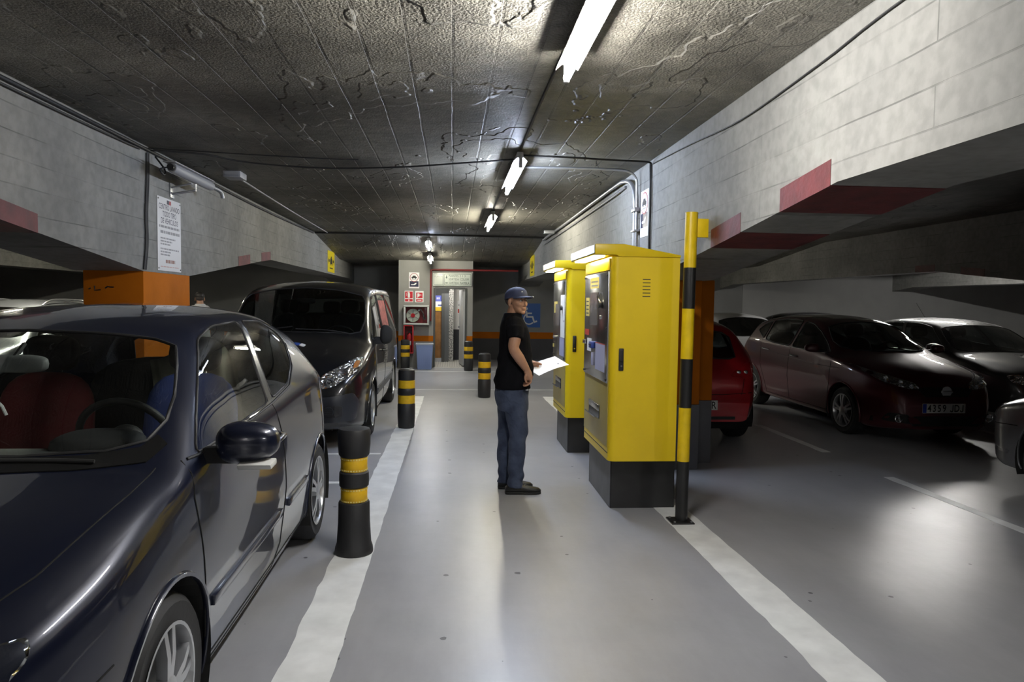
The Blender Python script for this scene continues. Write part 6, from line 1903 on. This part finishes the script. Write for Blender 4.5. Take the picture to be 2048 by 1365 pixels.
# ---- body (skin): inner trunk, legs, arms with hands, neck and head as one surface
bd = MB()
rings(bd, [(z, x - OX, d * 0.86, 0.0, w * 0.88) for z, x, d, w in ((0.86, 0.505, 0.13, 0.17), (0.95, 0.515, 0.135, 0.17), (1.06, 0.53, 0.14, 0.17), (1.20, 0.53, 0.13, 0.18), (1.32, 0.525, 0.12, 0.19), (1.40, 0.515, 0.11, 0.19), (1.455, 0.505, 0.085, 0.15), (1.50, 0.505, 0.065, 0.09))])
for y, xk, xa in ((6.02, 0.55, 0.545), (6.19, 0.475, 0.465)):
    limb(bd, [W(0.51, y, 0.86), W(xk, y, 0.47), W(xa, y, 0.09)], [0.085, 0.055, 0.042])
    limb(bd, [W(xa, y, 0.055), W(xa + 0.10, y - 0.005, 0.042)], [0.026, 0.022])
# neck
limb(bd, [W(0.505, 6.10, 1.46), W(0.525, 6.085, 1.56)], [0.062, 0.058])
# right arm (nearer): hangs, hand on the hip pocket
limb(bd, [W(0.515, 5.935, 1.415), W(0.512, 5.885, 1.32), W(0.500, 5.868, 1.235), W(0.548, 5.872, 1.155), W(0.607, 5.885, 1.066)], [0.055, 0.050, 0.044, 0.043, 0.029])
def finger(mb, pts, r0=0.0098, r1=0.0075):
    n = len(pts)
    limb(mb, pts, [lerp(r0, r1, i / (n - 1)) for i in range(n)], 8, 4)
# palm: back of the hand to the camera
limb(bd, [W(0.608, 5.886, 1.064), W(0.622, 5.888, 1.03), W(0.634, 5.893, 0.995)], [0.027, 0.032, 0.030])
limb(bd, [W(0.612, 5.905, 1.045), W(0.622, 5.915, 1.01), W(0.630, 5.922, 0.985)], [0.020, 0.022, 0.020])
for k, (dy, ln) in enumerate(((-0.020, 0.92), (0.0, 1.0), (0.019, 0.96), (0.037, 0.80))):
    a = (0.640 - 0.004 * k, 5.895 + dy, 0.990 + 0.003 * k)
    finger(bd, [W(*a), W(a[0] + 0.004, a[1] - 0.004, a[2] - 0.030 * ln), W(a[0] - 0.018 * ln, a[1] - 0.004, a[2] - 0.055 * ln), W(a[0] - 0.046 * ln, a[1], a[2] - 0.068 * ln)])
finger(bd, [W(0.612, 5.872, 1.035), W(0.600, 5.868, 1.005), W(0.600, 5.872, 0.980), W(0.608, 5.878, 0.958)], 0.014, 0.010)
# left arm (farther): bent, holding the sheet
limb(bd, [W(0.515, 6.275, 1.415), W(0.505, 6.325, 1.31), W(0.505, 6.345, 1.19), W(0.60, 6.365, 1.125), W(0.692, 6.372, 1.078)], [0.055, 0.050, 0.043, 0.041, 0.028])
limb(bd, [W(0.692, 6.372, 1.077), W(0.722, 6.368, 1.066), W(0.752, 6.362, 1.056)], [0.026, 0.030, 0.026])
for k, dy in enumerate((-0.030, -0.010, 0.010, 0.028)):
    finger(bd, [W(0.752, 6.362 + dy, 1.046), W(0.782, 6.362 + dy, 1.040 + dy * 0.2), W(0.806, 6.362 + dy, 1.044 + dy * 0.25), W(0.826, 6.360 + dy, 1.050 + dy * 0.3)])
finger(bd, [W(0.722, 6.340, 1.078), W(0.745, 6.325, 1.080), W(0.766, 6.328, 1.074), W(0.782, 6.332, 1.068)], 0.013, 0.010)
# head: turned towards the camera
HY = math.radians(-48)
hf, hl_ = Vector((math.cos(HY), math.sin(HY), 0)), Vector((-math.sin(HY), math.cos(HY), 0))
HC = Vector(W(0.537, 6.075, 1.628))
def H(f, l, u): 
    p = HC + hf * f + hl_ * l + Vector((0, 0, u)); return (p.x, p.y, p.z)
def hball(mb, c, rf, rl, ru, e=1.0, nu=20, nv=14):
    t = MB().ball((0, 0, 0), rf, rl, ru, nu, nv, e)
    mb.add([H(c[0] + v[0], c[1] + v[1], c[2] + v[2]) for v in t.v], t.f)
hball(bd, (-0.010, 0, 0.030), 0.092, 0.076, 0.080)            # cranium
hball(bd, (0.030, 0, -0.030), 0.062, 0.062, 0.082)            # face
hball(bd, (0.038, 0, -0.085), 0.045, 0.047, 0.030)            # jaw
hball(bd, (0.072, 0, -0.103), 0.020, 0.024, 0.017)            # chin
for l in (-1, 1):
    hball(bd, (0.052, 0.040 * l, -0.030), 0.030, 0.022, 0.026)     # cheekbone
    hball(bd, (0.070, 0.028 * l, 0.018), 0.018, 0.024, 0.009)      # brow
    hball(bd, (-0.012, 0.077 * l, -0.020), 0.018, 0.009, 0.032)    # ear
    hball(bd, (-0.004, 0.080 * l, -0.042), 0.010, 0.007, 0.012)    # lobe
    hball(bd, (0.088, 0.010 * l, -0.044), 0.011, 0.009, 0.008)     # nostril
    hball(bd, (0.048, 0.030 * l, -0.075), 0.028, 0.020, 0.028)     # cheek fold
limb(bd, [H(0.083, 0, 0.008), H(0.096, 0, -0.018), H(0.104, 0, -0.040)], [0.009, 0.011, 0.013])   # nose
hball(bd, (0.084, 0, -0.066), 0.011, 0.022, 0.005)            # upper lip
hball(bd, (0.083, 0, -0.077), 0.011, 0.019, 0.006)            # lower lip
bm_ = fuse(bd, 0.0042, 3, 0.5)
man = part('person', bm_, M_skin, None)
man.location = (OX, OY, 0)
tag(man, 'man in black T-shirt, jeans and navy cap, holding a sheet of paper', 'person')
# eyes
for l in (-1, 1):
    t = MB(); hball(t, (0.0780, 0.029 * l, -0.004), 0.0085, 0.0130, 0.0072, nu=14, nv=10)
    ey = t.build('eye', M('eye_white', (0.50, 0.46, 0.42), 0.4), man, smooth=60)
    t = MB(); hball(t, (0.0852, 0.0280 * l, -0.0035), 0.003, 0.0052, 0.0054, nu=12, nv=8)
    t.build('iris', M('dark_iris', (0.012, 0.008, 0.006), 0.2), ey, smooth=60)
    t = MB(); hball(t, (0.084, 0.030 * l, 0.017), 0.007, 0.020, 0.0040, nu=12, nv=8)
    t.build('eyebrow', M_hair, man, smooth=60)
t = MB(); hball(t, (0.0925, 0, -0.0715), 0.002, 0.018, 0.0016, nu=12, nv=8)
t.build('mouth_line', M('mouth_dark', (0.10, 0.03, 0.025), 0.6), man)
# hair below the cap
t = MB(); hball(t, (-0.040, 0, 0.000), 0.066, 0.0745, 0.055)
hr = part('hair', fuse(t, 0.006, 2), M_hair, man)
# ---- T-shirt
ts_ = MB()
rings(ts_, [(z, x - OX, d, 0.0, w) for z, x, d, w in ((0.885, 0.506, 0.152, 0.188), (0.95, 0.516, 0.158, 0.188), (1.06, 0.535, 0.156, 0.188), (1.20, 0.530, 0.138, 0.196), (1.32, 0.527, 0.130, 0.206), (1.40, 0.518, 0.118, 0.205), (1.455, 0.508, 0.096, 0.165), (1.495, 0.506, 0.080, 0.110), (1.522, 0.508, 0.074, 0.085))], e=0.92)
limb(ts_, [W(0.513, 5.955, 1.420), W(0.514, 5.905, 1.375)], [0.078, 0.070])
limb(ts_, [W(0.513, 6.255, 1.420), W(0.510, 6.305, 1.365)], [0.078, 0.068])
ts_.tube([W(0.514, 5.915, 1.40), W(0.514, 5.890, 1.345), W(0.512, 5.878, 1.312)], [0.070, 0.067, 0.064], 18)
ts_.tube([W(0.510, 6.300, 1.39), W(0.506, 6.322, 1.34), W(0.503, 6.335, 1.295)], [0.068, 0.065, 0.062], 18)
tee = part('t_shirt', fuse(ts_, 0.008, 4, 0.5), M_tee, man)
# loose folds
rnd = random.Random(3)
for v in tee.data.vertices:
    z = v.co.z
    k = 0.006 * math.sin(z * 38 + v.co.y * 22 + v.co.x * 9) + 0.004 * math.sin(z * 71 - v.co.x * 40)
    w = max(0, min(1, (1.36 - z) / 0.3))
    v.co.x += k * w
# ---- jeans
jn = MB()
rings(jn, [(z, x - OX, d, y, w) for z, x, d, y, w in ((0.70, 0.520, 0.125, 0.0, 0.165), (0.78, 0.512, 0.140, 0.0, 0.172), (0.85, 0.505, 0.147, 0.0, 0.178), (0.90, 0.507, 0.142, 0.0, 0.178), (0.935, 0.51, 0.136, 0.0, 0.174))], e=0.9)
limb(jn, [W(0.525, 6.020, 0.80), W(0.552, 6.018, 0.62), W(0.560, 6.018, 0.46)], [0.102, 0.090, 0.074])
jn.tube([W(0.558, 6.018, 0.48), W(0.548, 6.018, 0.34), W(0.545, 6.018, 0.20), W(0.540, 6.018, 0.10), W(0.535, 6.018, 0.055)], [0.074, 0.072, 0.067, 0.066, 0.070], 20)
limb(jn, [W(0.495, 6.185, 0.80), W(0.482, 6.188, 0.62), W(0.475, 6.190, 0.46)], [0.102, 0.088, 0.073])
jn.tube([W(0.474, 6.190, 0.48), W(0.465, 6.190, 0.34), W(0.466, 6.192, 0.20), W(0.470, 6.192, 0.10), W(0.470, 6.192, 0.055)], [0.073, 0.072, 0.066, 0.063, 0.066], 20)
jeans = part('jeans', fuse(jn, 0.008, 4, 0.5), M_denim, man)
for v in jeans.data.vertices:
    z = v.co.z
    k = 0.007 * math.sin(z * 60 + v.co.y * 18) * max(0, min(1, (0.30 - z) / 0.2)) + 0.005 * math.sin(z * 45 + v.co.x * 30) * max(0, 1 - abs(z - 0.50) / 0.12) + 0.004 * math.sin(z * 30 + v.co.y * 25)
    v.co.x += k
# belt buckle glint and belt
MB().obox(W(0.625, 5.985, 0.885), (0.012, 0, 0), (0, 0.01, 0), (0, 0, 0.008)).build('belt_buckle', M_chrome, man, bevel=0.002)
# ---- shoes
def shoe(x0, y):
    secs = [(0.0, 0.026, 0.060, 0.012), (0.02, 0.036, 0.082, 0.008), (0.07, 0.040, 0.092, 0.008), (0.13, 0.043, 0.088, 0.008), (0.19, 0.049, 0.066, 0.008), (0.25, 0.048, 0.055, 0.010), (0.285, 0.038, 0.046, 0.014), (0.302, 0.020, 0.034, 0.020)]
    mb = MB(); n = 14; vs = []
    for (dx, hw, top, bot) in secs:
        for i in range(n):
            a = 2 * math.pi * i / n
            cz = (top + bot) / 2; hz = (top - bot) / 2
            vs.append((x0 + dx - OX, y - OY + hw * math.copysign(abs(math.cos(a)) ** 0.8, math.cos(a)), cz + hz * math.copysign(abs(math.sin(a)) ** 0.8, math.sin(a))))
    fs = [(j * n + i, j * n + (i + 1) % n, (j + 1) * n + (i + 1) % n, (j + 1) * n + i) for j in range(len(secs) - 1) for i in range(n)]
    fs += [tuple(range(n)), tuple((len(secs) - 1) * n + i for i in range(n))]
    mb.add(vs, fs)
    s_ = mb.build('shoe', M_shoe, man, smooth=60)
    out = [(x0 + dx - OX, y - OY - hw - 0.004) for dx, hw, *_ in secs] + [(x0 + dx - OX, y - OY + hw + 0.004) for dx, hw, *_ in reversed(secs)]
    MB().prism(out, 'z', 0.0, 0.022).build('sole', M_sole, s_, bevel=0.004)
    for k in range(3):
        MB().tube([(x0 + 0.135 + 0.018 * k - OX, y - OY - 0.026, 0.088 - 0.009 * k), (x0 + 0.137 + 0.018 * k - OX, y - OY + 0.026, 0.088 - 0.009 * k)], 0.004, 6).build('lace', M_sole, s_)
shoe(0.455, 6.015); shoe(0.405, 6.195)
# ---- cap
cp = MB(); nu, nv = 28, 9; vs = []
for j in range(nv):
    t = math.pi / 2 * j / (nv - 1)
    for i in range(nu):
        a = 2 * math.pi * i / nu
        f = 0.103 * math.cos(t * 0.999) ** 0.8 * math.cos(a); l = 0.088 * math.cos(t * 0.999) ** 0.8 * math.sin(a)
        vs.append(H(-0.008 + f, l, 0.038 + 0.010 * math.cos(a) * math.cos(t) + 0.072 * math.sin(t)))
for i in range(nu):
    a = 2 * math.pi * i / nu
    vs.append(H(-0.008 + 0.104 * math.cos(a), 0.089 * math.sin(a), 0.016 + 0.020 * math.cos(a)))
fs = [(j * nu + i, j * nu + (i + 1) % nu, (j + 1) * nu + (i + 1) % nu, (j + 1) * nu + i) for j in range(nv - 1) for i in range(nu)]
fs += [(nv * nu + (i + 1) % nu, nv * nu + i, i, (i + 1) % nu)[::-1] for i in range(nu)]
cp.add(vs, fs)
cap = cp.build('cap', M_navy, man, smooth=70)
br = MB(); vs = []; n = 15; m_ = 6
for s_ in (0.0, -0.005):
    for j in range(m_):
        r = j / (m_ - 1)
        for i in range(n):
            a = math.radians(lerp(-72, 72, i / (n - 1)))
            f0, l0 = 0.092 * math.cos(a), 0.086 * math.sin(a)
            ext = 0.082 * math.cos(a * 1.12) ** 0.7 if abs(a * 1.12) < math.pi / 2 else 0
            vs.append(H(-0.006 + f0 + ext * r, l0 * (1 + 0.04 * r), 0.040 - 0.010 * r * math.cos(a) - 0.022 * (abs(math.sin(a)) ** 2) * (0.3 + 0.7 * r) + s_))
fs = []
for q in range(2):
    for j in range(m_ - 1):
        for i in range(n - 1):
            b = q * n * m_ + j * n + i
            fs.append((b, b + 1, b + n + 1, b + n) if q == 0 else (b, b + n, b + n + 1, b + 1))
o_ = n * m_
for i in range(n - 1):
    b = (m_ - 1) * n + i
    fs.append((b, b + 1, b + 1 + o_, b + o_))
br.add(vs, fs)
brim = br.build('brim', M_navy, cap, smooth=60)
for i in range(5):                      # white stitching on the outer edge of the brim
    a = math.radians(lerp(8, 40, i / 4))
    ext = 0.082 * math.cos(a * 1.12) ** 0.7
    MB().ball(H(-0.006 + 0.092 * math.cos(a) + ext, 0.086 * math.sin(a) * 1.04, 0.032 - 0.022 * math.sin(a) ** 2 + 0.002), 0.005, 0.005, 0.003, 8, 6).build('brim_print', M_paper, cap)
t = MB(); hball(t, (0.080, -0.016, 0.068), 0.008, 0.018, 0.010, nu=10, nv=8)
t.build('cap_logo', M_paper, cap, smooth=60)
MB().ball(H(-0.008, 0, 0.111), 0.008, 0.008, 0.005, 10, 6).build('cap_button', M_navy, cap, smooth=60)

# ---- the sheet of paper in his far hand
A_, B_, C_ = Vector((0.750, 6.200, 0.980)), Vector((1.024, 6.280, 1.070)), Vector((0.924, 6.460, 1.131))
D_ = A_ + (C_ - B_)
nrm = (B_ - A_).cross(D_ - A_).normalized()
pm = MB(); n = 10; vs = []
for off in (0.0, -0.0009):
    for j in range(n + 1):
        for i in range(n + 1):
            s_, t_ = i / n, j / n
            p = A_ + (B_ - A_) * s_ + (D_ - A_) * t_ + nrm * (off + 0.012 * math.sin(math.pi * s_) * (1 - 0.5 * t_))
            vs.append(p - A_)
N1 = (n + 1) ** 2
fs = []
for j in range(n):
    for i in range(n):
        b = j * (n + 1) + i
        fs.append((b, b + 1, b + n + 2, b + n + 1)); fs.append((N1 + b, N1 + b + n + 1, N1 + b + n + 2, N1 + b + 1))
pm.add(vs, fs)
sheet2 = thing('paper_sheet', 'white printed sheet of paper in the man\'s hand', 'paper', tuple(A_))
pm.build('sheet', M('bright_white_paper', (0.86, 0.86, 0.87), 0.6), sheet2, smooth=60)
U1, V1 = (B_ - A_), (D_ - A_)
for k, (s0, s1, t0) in enumerate(((0.35, 0.80, 0.82), (0.30, 0.85, 0.72), (0.30, 0.70, 0.62), (0.08, 0.30, 0.85), (0.06, 0.25, 0.70))):
    f = lambda s_, t_: U1 * s_ + V1 * t_ + nrm * (0.0006 + 0.012 * math.sin(math.pi * s_) * (1 - 0.5 * t_))
    mb = MB()
    for i in range(6):
        a, b = lerp(s0, s1, i / 6), lerp(s0, s1, (i + 1) / 6)
        mb.add([f(a, t0), f(b, t0), f(b, t0 + 0.012), f(a, t0 + 0.012)], [(0, 1, 2, 3)])
    mb.build('print_line', M('pale_print', (0.45, 0.45, 0.5), 0.6), sheet2, fixn=False)
mb = MB(); f = lambda s_, t_: U1 * s_ + V1 * t_ + nrm * (0.0008 + 0.012 * math.sin(math.pi * s_) * (1 - 0.5 * t_))
mb.add([f(0.78 + 0.035 * math.cos(a), 0.30 + 0.05 * math.sin(a)) for a in [2 * math.pi * k / 12 for k in range(12)]], [tuple(range(12))])
mb.build('stamp', M_inkg, sheet2, fixn=False)

# ---- a second man far off among the cars on the left: only head and shoulders show over the blue roof
def recolour(o, mat):
    o.material_slots[0].link = 'OBJECT'; o.material_slots[0].material = mat
bg = man.copy(); COL.objects.link(bg)
bg.location = (-4.55, 13.5, 0); bg.rotation_euler = (0, 0, math.radians(155))
tag(bg, 'dark-haired man in a white shirt far behind the blue car', 'person')
M_shirt = M('white_shirt_cloth', (0.62, 0.62, 0.62), 0.8)
for ch in list(man.children):
    if ch.name.split('.')[0] in ('cap', 'belt_buckle'): continue
    c = copy_tree(ch, bg)
    if ch.name.startswith('t_shirt'): recolour(c, M_shirt)
t = MB(); hball(t, (-0.020, 0, 0.038), 0.092, 0.081, 0.078)
mh = fuse(t, 0.006, 2)
for v in mh.vertices: pass
part('hair_top', mh, M('dark_hair', (0.015, 0.012, 0.010), 0.6), bg)
